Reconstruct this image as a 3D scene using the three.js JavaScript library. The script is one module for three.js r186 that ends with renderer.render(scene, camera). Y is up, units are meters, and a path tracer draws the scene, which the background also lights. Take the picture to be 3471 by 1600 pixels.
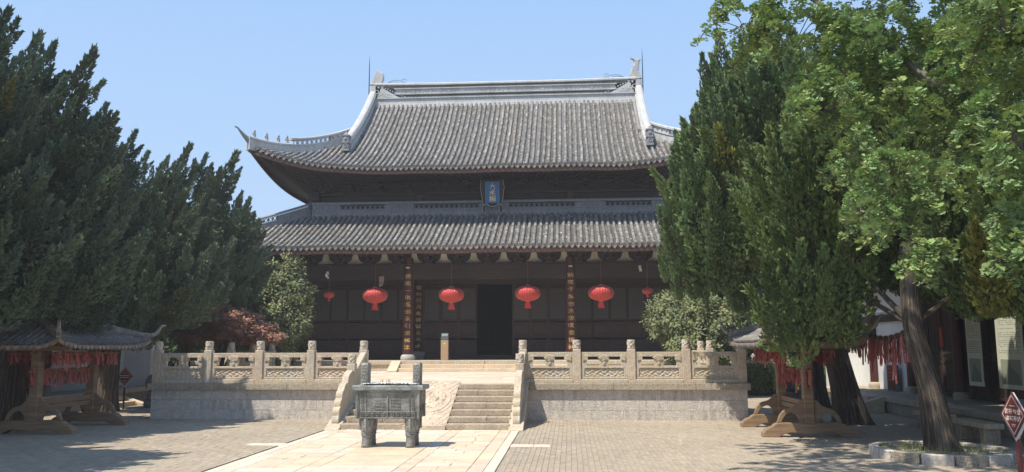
import * as THREE from 'three';
import { mergeGeometries } from 'three/addons/utils/BufferGeometryUtils.js';

// ---------------------------------------------------------------- camera, sky, sun, exposure
const scene = new THREE.Scene();
const RAD = Math.PI / 180;
const camera = new THREE.PerspectiveCamera(2 * Math.atan(800 / 2800) / RAD, 3471 / 1600, 0.1, 3000);
camera.position.set(0, 2.1, 0);
camera.rotation.order = 'YXZ';
camera.rotation.set(7.648 * RAD, 3.95 * RAD, -0.19 * RAD);
camera.updateMatrixWorld(true);

{ // clear sky: pale towards the horizon, deeper overhead
  const W = 256, H = 128, d = new Float32Array(W * H * 4);
  const stops = [[-90, .30, .29, .27], [-1, .36, .37, .38], [0, .49, .61, .80], [12, .385, .555, .80], [25, .31, .49, .79], [50, .24, .39, .68], [90, .17, .31, .58]];
  for (let j = 0; j < H; j++) {
    const el = (j + .5) / H * 180 - 90;
    let k = 0; while (k < stops.length - 2 && el > stops[k + 1][0]) k++;
    const a = stops[k], b = stops[k + 1], t = Math.min(1, Math.max(0, (el - a[0]) / (b[0] - a[0])));
    for (let i = 0; i < W; i++) for (let c = 0; c < 4; c++) d[(j * W + i) * 4 + c] = c === 3 ? 1 : a[c + 1] + (b[c + 1] - a[c + 1]) * t;
  }
  const sky = new THREE.DataTexture(d, W, H, THREE.RGBAFormat, THREE.FloatType);
  sky.mapping = THREE.EquirectangularReflectionMapping; sky.magFilter = sky.minFilter = THREE.LinearFilter; sky.needsUpdate = true;
  scene.background = sky; scene.environment = sky;
}
const sun = new THREE.DirectionalLight(new THREE.Color().setRGB(1, .93, .80), 5);
sun.position.set(-3.5 - .38 * 60, 60, -28 + .38 * 60);
sun.target.position.set(-3.5, 0, -28);
sun.castShadow = true; sun.shadow.mapSize.set(4096, 4096);
Object.assign(sun.shadow.camera, { left: -35, right: 35, top: 35, bottom: -35, near: 1, far: 160 });
scene.add(sun, sun.target);

const renderer = new THREE.WebGLRenderer({ antialias: true });
renderer.setSize(1024, 472);
renderer.shadowMap.enabled = true;
renderer.toneMapping = THREE.LinearToneMapping;
renderer.toneMappingExposure = 1.25;

// ---------------------------------------------------------------- helpers
function rng(s) { s = s >>> 0; return () => { s = (s + 0x6d2b79f5) | 0; let t = Math.imul(s ^ (s >>> 15), 1 | s); t = (t + Math.imul(t ^ (t >>> 7), 61 | t)) ^ t; return ((t ^ (t >>> 14)) >>> 0) / 4294967296; }; }
const V = (x, y, z) => new THREE.Vector3(x, y, z);
const lerp = (a, b, t) => a + (b - a) * t, clamp = (x, a = 0, b = 1) => Math.min(b, Math.max(a, x));
const R0 = rng(7);
const rr = (a, b, r = R0) => a + (b - a) * r();
const pick = (a, r = R0) => a[Math.floor(r() * a.length)];
const taken = {};
const numbered = (n) => { const k = taken[n] ?? 0; taken[n] = k + 1; return k ? n + '_' + String(k).padStart(3, '0') : n; };
function tag(o, label, category, group) { o.userData.label = label; o.userData.category = category; if (group) o.userData.group = group; return o; }
function thing(name, label, category, [x, y, z] = [0, 0, 0], turn = 0, group) {
  const o = new THREE.Group(); o.name = numbered(name); scene.add(o); o.position.set(x, y, z); o.rotation.y = turn;
  return tag(o, label, category, group);
}
function mesh(name, g, m, parent, x = 0, y = 0, z = 0, rx = 0, ry = 0, rz = 0) {
  const o = new THREE.Mesh(g, m); o.name = parent === scene ? numbered(name) : name; o.castShadow = o.receiveShadow = true;
  o.position.set(x, y, z); o.rotation.set(rx, ry, rz); parent.add(o); return o;
}
function inst(name, g, m, parent, mats, cols, kind = 'stuff') {
  const o = new THREE.InstancedMesh(g, m, mats.length); o.name = parent === scene ? numbered(name) : name; o.castShadow = o.receiveShadow = true;
  mats.forEach((a, i) => { o.setMatrixAt(i, a); if (cols) o.setColorAt(i, cols[i]); });
  o.userData.kind = kind; parent.add(o); return o;
}
function flat(g) {
  if (g.index) g = g.toNonIndexed();
  for (const k of Object.keys(g.attributes)) if (!['position', 'normal', 'uv'].includes(k)) g.deleteAttribute(k);
  if (!g.attributes.uv) g.setAttribute('uv', new THREE.BufferAttribute(new Float32Array(g.attributes.position.count * 2), 2));
  if (!g.attributes.normal) g.computeVertexNormals();
  return g;
}
const merge = (l) => mergeGeometries(l.map(flat));
const _m = new THREE.Matrix4(), _e = new THREE.Euler();
function T(g, x = 0, y = 0, z = 0, rx = 0, ry = 0, rz = 0) { g = g.clone(); g.applyMatrix4(_m.makeRotationFromEuler(_e.set(rx, ry, rz))); g.translate(x, y, z); return g; }
// uv in metres from the face's dominant direction
function buv(g, s = 1, ox = 0, oy = 0) {
  g = flat(g); const p = g.attributes.position, n = g.attributes.normal, u = g.attributes.uv;
  for (let i = 0; i < p.count; i += 3) {
    let nx = 0, ny = 0, nz = 0; for (let k = 0; k < 3; k++) { nx += n.getX(i + k); ny += n.getY(i + k); nz += n.getZ(i + k); }
    nx = Math.abs(nx); ny = Math.abs(ny); nz = Math.abs(nz);
    for (let k = i; k < i + 3; k++) { const x = p.getX(k), y = p.getY(k), z = p.getZ(k);
      if (ny >= nx && ny >= nz) u.setXY(k, x * s + ox, z * s + oy); else if (nz >= nx) u.setXY(k, x * s + ox, y * s + oy); else u.setXY(k, z * s + ox, y * s + oy); }
  }
  return g;
}
function tris(list) { // list of triangles / quads / polygons of [x,y,z] -> flat geometry
  const a = []; for (const f of list) for (let i = 1; i < f.length - 1; i++) a.push(...f[0], ...f[i], ...f[i + 1]);
  const g = new THREE.BufferGeometry(); g.setAttribute('position', new THREE.Float32BufferAttribute(a, 3)); g.computeVertexNormals();
  g.setAttribute('uv', new THREE.BufferAttribute(new Float32Array(a.length / 3 * 2), 2)); return g;
}
// box with chamfered edges, centred
function cbox(w, h, d, c = .01, ox = 0, oy = 0) {
  c = Math.min(c, w / 2.1, h / 2.1, d / 2.1);
  const X = w / 2, Y = h / 2, Z = d / 2, x = X - c, y = Y - c, z = Z - c, F = [];
  const q = (s, f) => F.push(s > 0 ? f : f.slice().reverse());
  for (const s of [1, -1]) {
    q(s, [[-x, -y, s * Z], [x, -y, s * Z], [x, y, s * Z], [-x, y, s * Z]]);
    q(s, [[s * X, -y, z], [s * X, -y, -z], [s * X, y, -z], [s * X, y, z]]);
    q(s, [[-x, s * Y, z], [x, s * Y, z], [x, s * Y, -z], [-x, s * Y, -z]]);
    for (const r of [1, -1]) {
      q(s * r, [[x * 1, s * Y, r * z], [-x, s * Y, r * z], [-x, s * y, r * Z], [x, s * y, r * Z]]);
      q(s * r, [[s * X, y, r * z], [s * x, y, r * Z], [s * x, -y, r * Z], [s * X, -y, r * z]]);
      q(s * r, [[s * x, r * Y, z], [s * X, r * y, z], [s * X, r * y, -z], [s * x, r * Y, -z]]);
      for (const t of [1, -1]) q(s * r * t, [[s * X, r * y, t * z], [s * x, r * Y, t * z], [s * x, r * y, t * Z]]);
    }
  }
  return buv(tris(F), 1, ox, oy);
}
const box = (w, h, d, x = 0, y = 0, z = 0, c = .006) => T(cbox(w, h, d, c), x, y, z);
// closed convex profile [[lateral, vertical], ...] swept along points, upright
function sweep(pts, prof, up = true) {
  const n = pts.length, rings = [], F = [];
  for (let i = 0; i < n; i++) {
    const t = pts[Math.min(n - 1, i + 1)].clone().sub(pts[Math.max(0, i - 1)]); t.y = 0; if (t.lengthSq() < 1e-9) t.set(0, 0, 1); t.normalize();
    const lat = V(-t.z, 0, t.x); rings.push(prof.map(([a, b]) => [pts[i].x + lat.x * a, pts[i].y + b, pts[i].z + lat.z * a]));
  }
  const m = prof.length;
  for (let i = 0; i < n - 1; i++) for (let j = 0; j < m; j++) F.push([rings[i][j], rings[i + 1][j], rings[i + 1][(j + 1) % m], rings[i][(j + 1) % m]]);
  F.push(rings[0].slice(), rings[n - 1].slice().reverse());
  return buv(tris(F));
}
const rect = (w, y0, y1) => [[-w / 2, y0], [w / 2, y0], [w / 2, y1], [-w / 2, y1]];
const roundTop = (w, y0, y1) => [[-w / 2, y0], [w / 2, y0], [w / 2, lerp(y0, y1, .5)], [w * .35, lerp(y0, y1, .86)], [0, y1], [-w * .35, lerp(y0, y1, .86)], [-w / 2, lerp(y0, y1, .5)]];
// tapered round tube along points
function tube(pts, rad, seg = 8, wob = 0, r = R0) {
  const n = pts.length, P = [], N = [], U = [], rings = [];
  const uw = Math.max(1, Math.round((typeof rad === 'function' ? rad(.3) : Array.isArray(rad) ? rad[0] : rad) * 6.28 / .5)) * .5;
  let lat = V(1, 0, 0), len = 0; const ph = r() * 9;
  for (let i = 0; i < n; i++) {
    const t = pts[Math.min(n - 1, i + 1)].clone().sub(pts[Math.max(0, i - 1)]).normalize();
    lat = lat.clone().addScaledVector(t, -lat.dot(t)); if (lat.lengthSq() < 1e-4) lat = V(t.y, -t.x, .3); lat.normalize(); const bi = t.clone().cross(lat);
    if (i) len += pts[i].distanceTo(pts[i - 1]);
    const R = typeof rad === 'function' ? rad(i / (n - 1)) : Array.isArray(rad) ? rad[i] : rad, ring = [];
    for (let j = 0; j <= seg; j++) { const a = j % seg / seg * 6.28318, k = R * (1 + wob * (Math.sin(a * 3 + ph + i * .35) * .5 + Math.sin(a * 5 + ph * 2 - i * .2) * .35 + Math.sin(a * 8 + i * .5) * .25)); const d = lat.clone().multiplyScalar(Math.cos(a)).addScaledVector(bi, Math.sin(a)); ring.push([pts[i].clone().addScaledVector(d, k), d, j / seg * uw, len]); }
    rings.push(ring);
  }
  for (let i = 0; i < n - 1; i++) for (let j = 0; j < seg; j++) for (const [a, b] of [[0, 0], [0, 1], [1, 1], [0, 0], [1, 1], [1, 0]]) {
    const v = rings[i + a][j + b]; P.push(v[0].x, v[0].y, v[0].z); N.push(v[1].x, v[1].y, v[1].z); U.push(v[2], v[3]); }
  const g = new THREE.BufferGeometry(); g.setAttribute('position', new THREE.Float32BufferAttribute(P, 3)); g.setAttribute('normal', new THREE.Float32BufferAttribute(N, 3)); g.setAttribute('uv', new THREE.Float32BufferAttribute(U, 2)); return g;
}
const curve = (pts, n) => new THREE.CatmullRomCurve3(pts).getPoints(n);
const shape = (pts) => { const s = new THREE.Shape(); pts.forEach(([x, y], i) => i ? s.lineTo(x, y) : s.moveTo(x, y)); s.closePath(); return s; };
function extr(s, d, bev = .01, seg = 1, cs = 6) { return flat(new THREE.ExtrudeGeometry(s, { depth: d - 2 * bev, bevelEnabled: bev > 0, bevelThickness: bev, bevelSize: bev, bevelOffset: -bev, bevelSegments: seg, curveSegments: cs }).translate(0, 0, bev - d / 2)); }
const lathe = (pts, seg = 16) => flat(new THREE.LatheGeometry(pts.map(([x, y]) => new THREE.Vector2(x, y)), seg));

// ---------------------------------------------------------------- textures (tileable noise) and materials
function noiseTile(S, cells, seed, cy = cells) { // periodic value noise, S x S
  const r = rng(seed * 7919 + cells * 31 + cy), g = new Float32Array(cells * cy).map(() => r()), o = new Float32Array(S * S);
  for (let y = 0; y < S; y++) { const fy = y / S * cy, y0 = Math.floor(fy), ty = fy - y0, sy = ty * ty * (3 - 2 * ty), y1 = (y0 + 1) % cy;
    for (let x = 0; x < S; x++) { const fx = x / S * cells, x0 = Math.floor(fx), tx = fx - x0, sx = tx * tx * (3 - 2 * tx), x1 = (x0 + 1) % cells;
      o[y * S + x] = lerp(lerp(g[y0 * cells + x0], g[y0 * cells + x1], sx), lerp(g[y1 * cells + x0], g[y1 * cells + x1], sx), sy); } }
  return o;
}
function fbm(S, base, oct, seed, gain = .55, by = base) { const o = new Float32Array(S * S); let a = 1, s = 0; for (let k = 0; k < oct; k++) { const n = noiseTile(S, base << k, seed + k, by << k); for (let i = 0; i < o.length; i++) o[i] += n[i] * a; s += a; a *= gain; } for (let i = 0; i < o.length; i++) o[i] /= s; return o; }
const enc = (v) => { v = clamp(v); return Math.round(255 * (v <= .0031308 ? v * 12.92 : 1.055 * Math.pow(v, 1 / 2.4) - .055)); };
function tex(S, fn, rep = 1, srgb = true) {
  const d = new Uint8Array(S * S * 4); for (let i = 0; i < S * S; i++) { const c = fn(i, i % S, Math.floor(i / S)); for (let k = 0; k < 3; k++) d[i * 4 + k] = srgb ? enc(c[k]) : Math.round(clamp(c[k]) * 255); d[i * 4 + 3] = 255; }
  const t = new THREE.DataTexture(d, S, S); t.wrapS = t.wrapT = THREE.RepeatWrapping; t.magFilter = THREE.LinearFilter; t.minFilter = THREE.LinearMipmapLinearFilter; t.generateMipmaps = true; t.needsUpdate = true;
  if (srgb) t.colorSpace = THREE.SRGBColorSpace; t.repeat.set(rep, rep); return t;
}
const grey = (S, a, rep) => tex(S, (i) => [a[i], a[i], a[i]], rep, false);
const NA = fbm(512, 4, 6, 11), NB = fbm(512, 8, 5, 23), NF = fbm(512, 64, 3, 31, .7), NS = fbm(512, 48, 4, 41, .6, 2), NW = fbm(512, 3, 5, 51, .6, 40);
const lum = (t) => (t - .5) * 2;
const again = (t, rep) => { const c = t.clone(); c.repeat.set(rep, rep); c.needsUpdate = true; return c; };
const BUMP = grey(512, NF.map((v, i) => clamp(.5 + lum(v) * .9 + lum(NB[i]) * .5)), 1), WBUMP = grey(512, NW, 1);
// col: linear base; va coarse variation, vf fine grain; second tint mixed by coarse noise
function stony(col, { va = .25, vf = .25, tint = null, ta = .6, size = 1.5, bump = .004, rough = .85, streak = 0, seed = 0, spec = 0 } = {}) {
  const sh = seed * 12347 % (512 * 512), L = 512 * 512, r = rng(seed + 5);
  const map = tex(512, (i) => {
    const a = lum(NA[(i + sh) % L]), b = lum(NB[(i + sh * 3) % L]), f = lum(NF[(i + sh * 5) % L]);
    let k = 1 + va * a * 1.6 + va * .6 * b + vf * f * 1.3; if (streak) { const s = clamp((NS[i] - .5) * 4 + a * 1.2); k *= 1 - streak * s; } if (spec && r() < spec) k *= .55;
    const m = tint ? clamp(.5 + (b + a) * 1.6) * ta : 0; return [0, 1, 2].map((c) => (tint ? lerp(col[c], tint[c], m) : col[c]) * k);
  }, 1 / size);
  const m = new THREE.MeshStandardMaterial({ map, roughness: rough });
  if (bump) { m.bumpMap = again(BUMP, 1 / size); m.bumpScale = bump; }
  return m;
}
const plain = (r, g, b, rough = .8, o = {}) => new THREE.MeshStandardMaterial({ color: new THREE.Color().setRGB(r, g, b), roughness: rough, ...o });
const granite = stony([.55, .46, .33], { va: .16, vf: .34, tint: [.47, .43, .38], size: 1.2, bump: .006, spec: .03, streak: .2 });
const granitePink = stony([.53, .42, .32], { va: .16, vf: .36, tint: [.50, .42, .32], size: 1.1, bump: .006, seed: 2, spec: .03 });
const graniteRough = stony([.52, .44, .33], { va: .3, vf: .5, tint: [.42, .36, .29], size: .9, bump: .02, seed: 3, spec: .04, streak: .25 });
const stepStone = stony([.52, .42, .32], { va: .22, vf: .5, tint: [.44, .37, .27], size: .8, bump: .02, seed: 9, spec: .05 });
const wallStone = [0, 1, 2].map((k) => stony([.55 + .008 * k, .50 + .008 * k, .445 + .008 * k], { va: .16, vf: .24, tint: [.50, .455, .415], size: 2.6, bump: .008, streak: .26, seed: 20 + k, spec: .03 }));
const slabMats = [[.62, .52, .39], [.60, .49, .36], [.61, .48, .38], [.64, .57, .47], [.57, .48, .37], [.60, .54, .44]].map((c, k) => stony(c, { va: .16, vf: .22, tint: c.map((v, i) => v * [1.02, .9, .82][i]), size: 1.4, bump: .004, seed: 30 + k, rough: .75, spec: .01 }));
const paverMat = stony([.385, .322, .248], { va: .1, vf: .25, tint: [.35, .30, .24], size: 1.1, bump: .004, seed: 41, spec: .02 });
const groundMat = stony([.31, .27, .215], { va: .3, vf: .4, size: 3, bump: .01, seed: 42 });
const plaster = stony([.50, .50, .49], { va: .30, vf: .2, tint: [.40, .41, .42], ta: .8, size: 2.2, bump: .006, seed: 50, streak: .14 });
const plasterGrey = stony([.30, .305, .315], { va: .3, vf: .25, tint: [.22, .23, .25], ta: .8, size: 2, bump: .006, seed: 51, streak: .15 });
const tileMats = [[.205, .194, .183], [.18, .172, .165], [.225, .208, .192], [.195, .191, .18]].map((c, k) => stony(c, { va: .35, vf: .45, tint: c.map((v, i) => v * [1.35, 1.3, 1.2][i]), ta: .7, size: .9, bump: .005, seed: 60 + k, rough: .9 }));
const panMat = stony([.165, .156, .147], { va: .45, vf: .6, tint: [.215, .203, .188], size: .7, bump: .006, seed: 66, rough: .95 });
const tileInst = stony([.195, .185, .175], { va: .4, vf: .5, tint: [.27, .255, .235], ta: .7, size: .9, bump: .005, seed: 68, rough: .9 });
const woody = (c, seed, k = .3, rough = .7) => { const sh = seed * 777; return new THREE.MeshStandardMaterial({ roughness: rough, map: tex(512, (i) => { const n = 1 + k * (lum(NW[(i + sh * 512) % (512 * 512)]) * 1.5 + lum(NF[i]) * .4); return c.map((v) => v * n); }, .8), bumpMap: again(WBUMP, .8), bumpScale: .003 }); };
const darkWood = woody([.036, .025, .021], 1);
const beamWood = woody([.045, .028, .022], 2);
const doorWood = woody([.058, .030, .021], 3, .3, .62);
const fasciaWood = woody([.125, .068, .052], 4, .25);
const redWood = woody([.085, .026, .020], 5, .25, .55);
const rackWood = woody([.24, .155, .09], 6, .35);
const sideWood = woody([.05, .030, .022], 7);
const creamPanel = stony([.72, .68, .58], { va: .2, vf: .15, size: 2, bump: .003, seed: 71 });
const whiteWall = stony([.74, .74, .73], { va: .05, vf: .06, size: 3, bump: .003, seed: 72, streak: .05 });
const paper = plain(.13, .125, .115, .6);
const bark = new THREE.MeshStandardMaterial({ roughness: .95, map: tex(512, (i) => { const s = NS[i], f = lum(NF[i]), k = clamp((s - .38) * 3.2); return [lerp(.032, .155, k), lerp(.025, .12, k), lerp(.019, .09, k)].map((v) => v * (1 + f * .5)); }, 1), bumpMap: grey(512, NS, 1), bumpScale: .05 });
const ginkgoBark = new THREE.MeshStandardMaterial({ roughness: .95, map: tex(512, (i) => [.17, .155, .125].map((v) => v * (.6 + NS[i] * .5 + NF[i] * .4)), 1), bumpMap: grey(512, NS, 1), bumpScale: .02 });
const leafMat = (r, g, b, t = 0, rough = .75) => { const m = new THREE.MeshPhysicalMaterial({ color: new THREE.Color().setRGB(r, g, b), roughness: rough, side: THREE.DoubleSide }); if (t) { m.transmission = t; m.thickness = 0; m.roughness = .9; } return m; };
const gold = plain(.55, .36, .12, .45, { metalness: .3 });
const brass = plain(.55, .42, .2, .35, { metalness: .8 });
const iron = plain(.03, .032, .036, .5, { metalness: .4 });
const whitePaint = plain(.72, .72, .70, .6);

// ---------------------------------------------------------------- ground and paving
const AX = -3.75;                       // the axis of court, stairs and hall
const ground = mesh('ground', buv(new THREE.PlaneGeometry(600, 600).rotateX(-Math.PI / 2)), groundMat, scene, 0, -.022, 0); ground.userData.kind = 'structure';
const PX0 = -6.25, PX1 = -1.3;          // the path's edges
{
  const court = new THREE.Group(); court.name = 'courtyard_paving'; court.userData.kind = 'structure'; scene.add(court);
  const w = .104, l = .212, gap = .001, c = .0022, X = w / 2 - gap, Z = l / 2 - gap, x = X - c, z = Z - c, t = 0, b = -.008, d = -.03;
  const pg = [0, 1, 2, 3].map((k) => buv(tris([[[-x, t, z], [x, t, z], [x, t, -z], [-x, t, -z]], [[-x, t, z], [-X, b, Z], [X, b, Z], [x, t, z]], [[x, t, z], [X, b, Z], [X, b, -Z], [x, t, -z]], [[x, t, -z], [X, b, -Z], [-X, b, -Z], [-x, t, -z]], [[-x, t, -z], [-X, b, -Z], [-X, b, Z], [-x, t, z]], [[-X, b, Z], [-X, d, Z], [X, d, Z], [X, b, Z]], [[X, b, Z], [X, d, Z], [X, d, -Z], [X, b, -Z]], [[-X, b, -Z], [-X, d, -Z], [-X, d, Z], [-X, b, Z]]]), 1, k * .37, k * .61));
  const spots = [], r = rng(3), p = V(0, 0, 0);
  for (let i = 0; i < 420; i++) { const px = -30 + i * w;
    if (px > PX0 - .06 && px < PX1 + .06) continue;
    for (let j = 0; j < 190; j++) { const pz = -7 - j * l - (i % 2) * l / 2;
      if (pz < -24.5 && px > -12.75 && px < 5.3) continue;
      if (px > 10.1 || px < -17.6) continue;
      if (Math.hypot(px - 7.0, pz + 16.6) < 1.25) continue;
      p.set(px, 0, pz).project(camera); const seen = Math.abs(p.x) < 1 && Math.abs(p.y) < 1;
      if (pz < -10 || seen) spots.push([px, pz, seen]); } }
  const tones = [[1, 1, 1], [.93, .93, .94], [1.06, 1.04, 1.0], [.98, .95, .92], [1.03, 1.02, .94]];
  const near = spots.map((s, i) => [s, i]).filter(([s]) => s[2] && s[0] > PX1).sort((a, b) => b[0][1] - a[0][1]).slice(0, 300);
  const chosen = new Set(near.map(([, i]) => i));
  const pm = tones.map((tn) => { const m = paverMat.clone(); m.color.setRGB(...tn); return m; });
  const buckets = [[], [], [], []], cb = [[], [], [], []], q = new THREE.Quaternion(), one = V(1, 1, 1);
  spots.forEach(([px, pz], i) => {
    const y = rr(-.0025, .0025, r), k = i % 4, tn = pick(tones, r), tx = rr(-.012, .012, r), tz = rr(-.015, .015, r);
    if (chosen.has(i)) { mesh('paver', pg[k], pm[tones.indexOf(tn)], court, px, y, pz, tx, 0, tz); return; }
    q.setFromEuler(_e.set(tx, 0, tz)); buckets[k].push(new THREE.Matrix4().compose(V(px, y, pz), q, one)); const v = rr(.93, 1.07, r) * (1 + .07 * Math.sin(px * 1.1 + Math.sin(pz * .7) * 2) * Math.sin(pz * .9 + px * .4)) * (r() < .03 ? .86 : 1); cb[k].push(new THREE.Color().setRGB(tn[0] * v, tn[1] * v, tn[2] * v)); });
  buckets.forEach((m, k) => inst('pavers', pg[k], paverMat, court, m, cb[k]));
  // pale bits of litter lying on the pavers
  const lit = new THREE.TetrahedronGeometry(.018), lm = []; for (let i = 0; i < 26; i++) lm.push(new THREE.Matrix4().compose(V(rr(-12, 6, r), .006, rr(-23, -14, r)), new THREE.Quaternion().setFromEuler(new THREE.Euler(r() * 6, r() * 6, 0)), V(1, .4, 1)));
  const lo = inst('fallen_petals', lit, plain(.7, .68, .6), scene, lm); tag(lo, 'tiny pale petals and litter scattered on the court paving', 'litter');
}
{ // the axial path: kerbs, long border strips, large middle slabs and random ashlar between them
  const path = new THREE.Group(); path.name = 'stone_path'; path.userData.kind = 'structure'; scene.add(path); const r = rng(17);
  const slab = (x0, x1, z0, z1, m) => mesh('slab', cbox(x1 - x0 - .008, .08, Math.abs(z1 - z0) - .008, .008, r() * 7, r() * 7), m ?? pick(slabMats, r), path, (x0 + x1) / 2, -.032 + rr(-.003, .004, r), (z0 + z1) / 2, rr(-.0015, .0015, r), 0, rr(-.002, .002, r));
  const Zn = -8.5, Zf = -21.38;
  const strip = (x0, x1, l0, l1, m) => { let z = Zn; while (z > Zf) { let e = Math.max(Zf, z - rr(l0, l1, r)); if (e - Zf < .3) e = Zf; slab(x0, x1, z, e, m); z = e; } };
  strip(PX0, PX0 + .2, 1.2, 2.0, slabMats[3]); strip(PX1 - .2, PX1, 1.2, 2.0, slabMats[3]);
  strip(PX0 + .2, PX0 + .48, .9, 1.7); strip(PX1 - .48, PX1 - .2, .9, 1.7);
  strip(-4.72, -4.45, .9, 1.8); strip(-3.05, -2.78, .9, 1.8); strip(-4.45, -3.05, .8, 1.6);
  for (const [x0, x1] of [[PX0 + .48, -4.72], [-2.78, PX1 - .48]]) { let z = Zn; while (z > Zf) { let e = Math.max(Zf, z - rr(.24, .42, r)); if (e - Zf < .12) e = Zf; const n = r() < .35 ? 1 : 2; if (n === 1) slab(x0, x1, z, e); else { const c = lerp(x0, x1, rr(.3, .7, r)); slab(x0, c, z, e); slab(c, x1, z, e); } z = e; } }
  for (const [x0, x1] of [[PX0 - .82, PX0 - .42], [PX0 - .42, PX0 - .004], [PX1 + .004, PX1 + .5], [PX1 + .5, PX1 + .86]]) slab(x0, x1, -17.95, -18.33, slabMats[3]).position.y = -.034;
}

// ---------------------------------------------------------------- terrace in front of the hall
const TZ = -24.3, TB = -36.75, TH = 1.05, TX0 = -12.6, TX1 = 5.1;
{
  const o = thing('stone_terrace', 'long grey ashlar terrace with tan capstones in front of the hall', 'terrace', [AX, 0, TZ]);
  const r = rng(29), X = (x) => x - AX;
  const fill = mesh('core', buv(T(new THREE.BoxGeometry(TX1 - TX0 - .3, TH - .16, TZ - TB - .3), 0, (TH - .16) / 2 - .02, (TB - TZ) / 2)), groundMat, o);
  const geo = {}; const key = (w, h, d, v) => geo[[w, h, d, v].join()] ??= cbox(w, h, d, .003, v * 1.7, v * .83);
  const course = (x0, x1, front) => { // ashlar courses between x0 and x1 along the front, or z0..z1 along a side
    for (let c = 0; c < 3; c++) { const y0 = -.02 + c * .295, h = c === 0 ? .295 : .292; let a = x0, first = c % 2 ? .46 : .92;
      while (a < x1 - .01) { let b = Math.min(x1, a + first); first = .92; if (x1 - b < .25) b = x1; const w = +(b - a - .003).toFixed(3), g = key(w, h - .003, .2, Math.floor(r() * 5));
        front(g, (a + b) / 2, y0 + h / 2, pick(wallStone, r)); a = b; } } };
  course(X(TX0) + .06, X(-6.25), (g, a, y, m) => mesh('block', g, m, o, a, y, -.16 + rr(-.003, .003, r)));
  course(X(-1.25), X(TX1) - .06, (g, a, y, m) => mesh('block', g, m, o, a, y, -.16 + rr(-.003, .003, r)));
  for (const s of [X(TX0) + .16, X(TX1) - .16]) course(.27, TZ - TB, (g, a, y, m) => mesh('block', g, m, o, s, y, -a, 0, Math.PI / 2, 0));
  const cap = (x0, x1) => { let a = x0; while (a < x1 - .01) { let b = Math.min(x1, a + rr(1.5, 2.5, r)); if (x1 - b < .6) b = x1; mesh('capstone', cbox(b - a - .006, .19, .5, .014, r() * 5, r() * 5), graniteRough, o, (a + b) / 2, TH - .095, -.19); a = b; } };
  cap(X(TX0) - .02, X(-6.3)); cap(X(-1.2), X(TX1) + .02);
  for (const s of [X(TX0) + .23, X(TX1) - .23]) for (let a = .45; a < TZ - TB - .1; a += 2) mesh('capstone', cbox(1.99, .19, .5, .014, r() * 5, r() * 5), graniteRough, o, s, TH - .095, -a - 1, 0, Math.PI / 2, 0);
  // deck slabs
  let zr = 0; for (let z = -.45; z > TB - TZ; z -= .72, zr++) { let a = X(TX0) + .49; const e = X(TX1) - .49; let b = a + (zr % 2 ? .7 : 1.4);
    while (a < e - .01) { b = Math.min(e, b); if (e - b < .5) b = e; mesh('deck_slab', cbox(b - a - .008, .12, .712, .007, r() * 6, r() * 6), pick(slabMats, r), o, (a + b) / 2, TH - .062 + rr(-.002, .002, r), z - .36); a = b; b = a + 1.4; } }
}
// ---------------------------------------------------------------- carved railing: one post, one panel, copied along each side
const swirl = (a, y) => Math.sin(a * 3 + Math.sin(y * 26) * 1.7) * Math.cos(y * 30 + Math.sin(a * 2) * 1.6) + .6 * Math.sin(a * 6 - y * 40);
const headG = (() => { const g = new THREE.CylinderGeometry(.112, .115, .27, 36, 18, false); const p = g.attributes.position;
  for (let i = 0; i < p.count; i++) { const x = p.getX(i), y = p.getY(i), z = p.getZ(i), R = Math.hypot(x, z); if (R > .1) { const edge = clamp((.135 - Math.abs(y)) / .03), k = (R + edge * .010 * Math.tanh(2.2 * swirl(Math.atan2(z, x), y)) - (1 - edge) * .012) / R; p.setXYZ(i, x * k, y, z * k); } }
  g.computeVertexNormals(); return buv(g); })();
const shaftG = (h, v = 0) => cbox(.235, h, .235, .012, v, v * .7);
const shafts = [0, 1, 2, 3].map((v) => shaftG(.98, v * 1.3));
function post(parent, x, y, z, r, h = .98) { const p = mesh('post', h === .98 ? pick(shafts, r) : shaftG(h, r() * 5), pick([granite, granitePink], r), parent, x, y + h / 2, z); mesh('post_head', headG, granite, p, 0, h / 2 + .135, 0, 0, Math.floor(r() * 8) * .785, 0); return p; }
const PW = 1.33, PH = .78;
const carvedG = (w, h, amp, nx, ny, f, seed) => { // thin slab whose front and back carry carved relief
  const g = new THREE.PlaneGeometry(w, h, nx, ny), p = g.attributes.position; for (let i = 0; i < p.count; i++) { const x = p.getX(i), y = p.getY(i), u = (Math.sin(x * f + Math.sin(y * f * 1.3 + seed) * 2) + Math.sin(y * f * 1.7 + Math.cos(x * f * .8) * 2.3)) * .5; p.setZ(i, amp * Math.tanh(1.8 * u)); } g.computeVertexNormals(); return flat(g); };
const cloudPts = (s = 1) => { const a = []; for (let i = 0; i < 40; i++) { const t = i / 40 * Math.PI * 2, k = 1 + .13 * Math.cos(t * 5 + Math.PI) ; a.push([Math.cos(t) * .155 * k * s, Math.sin(t) * .093 * k * s]); } return a; };
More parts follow.
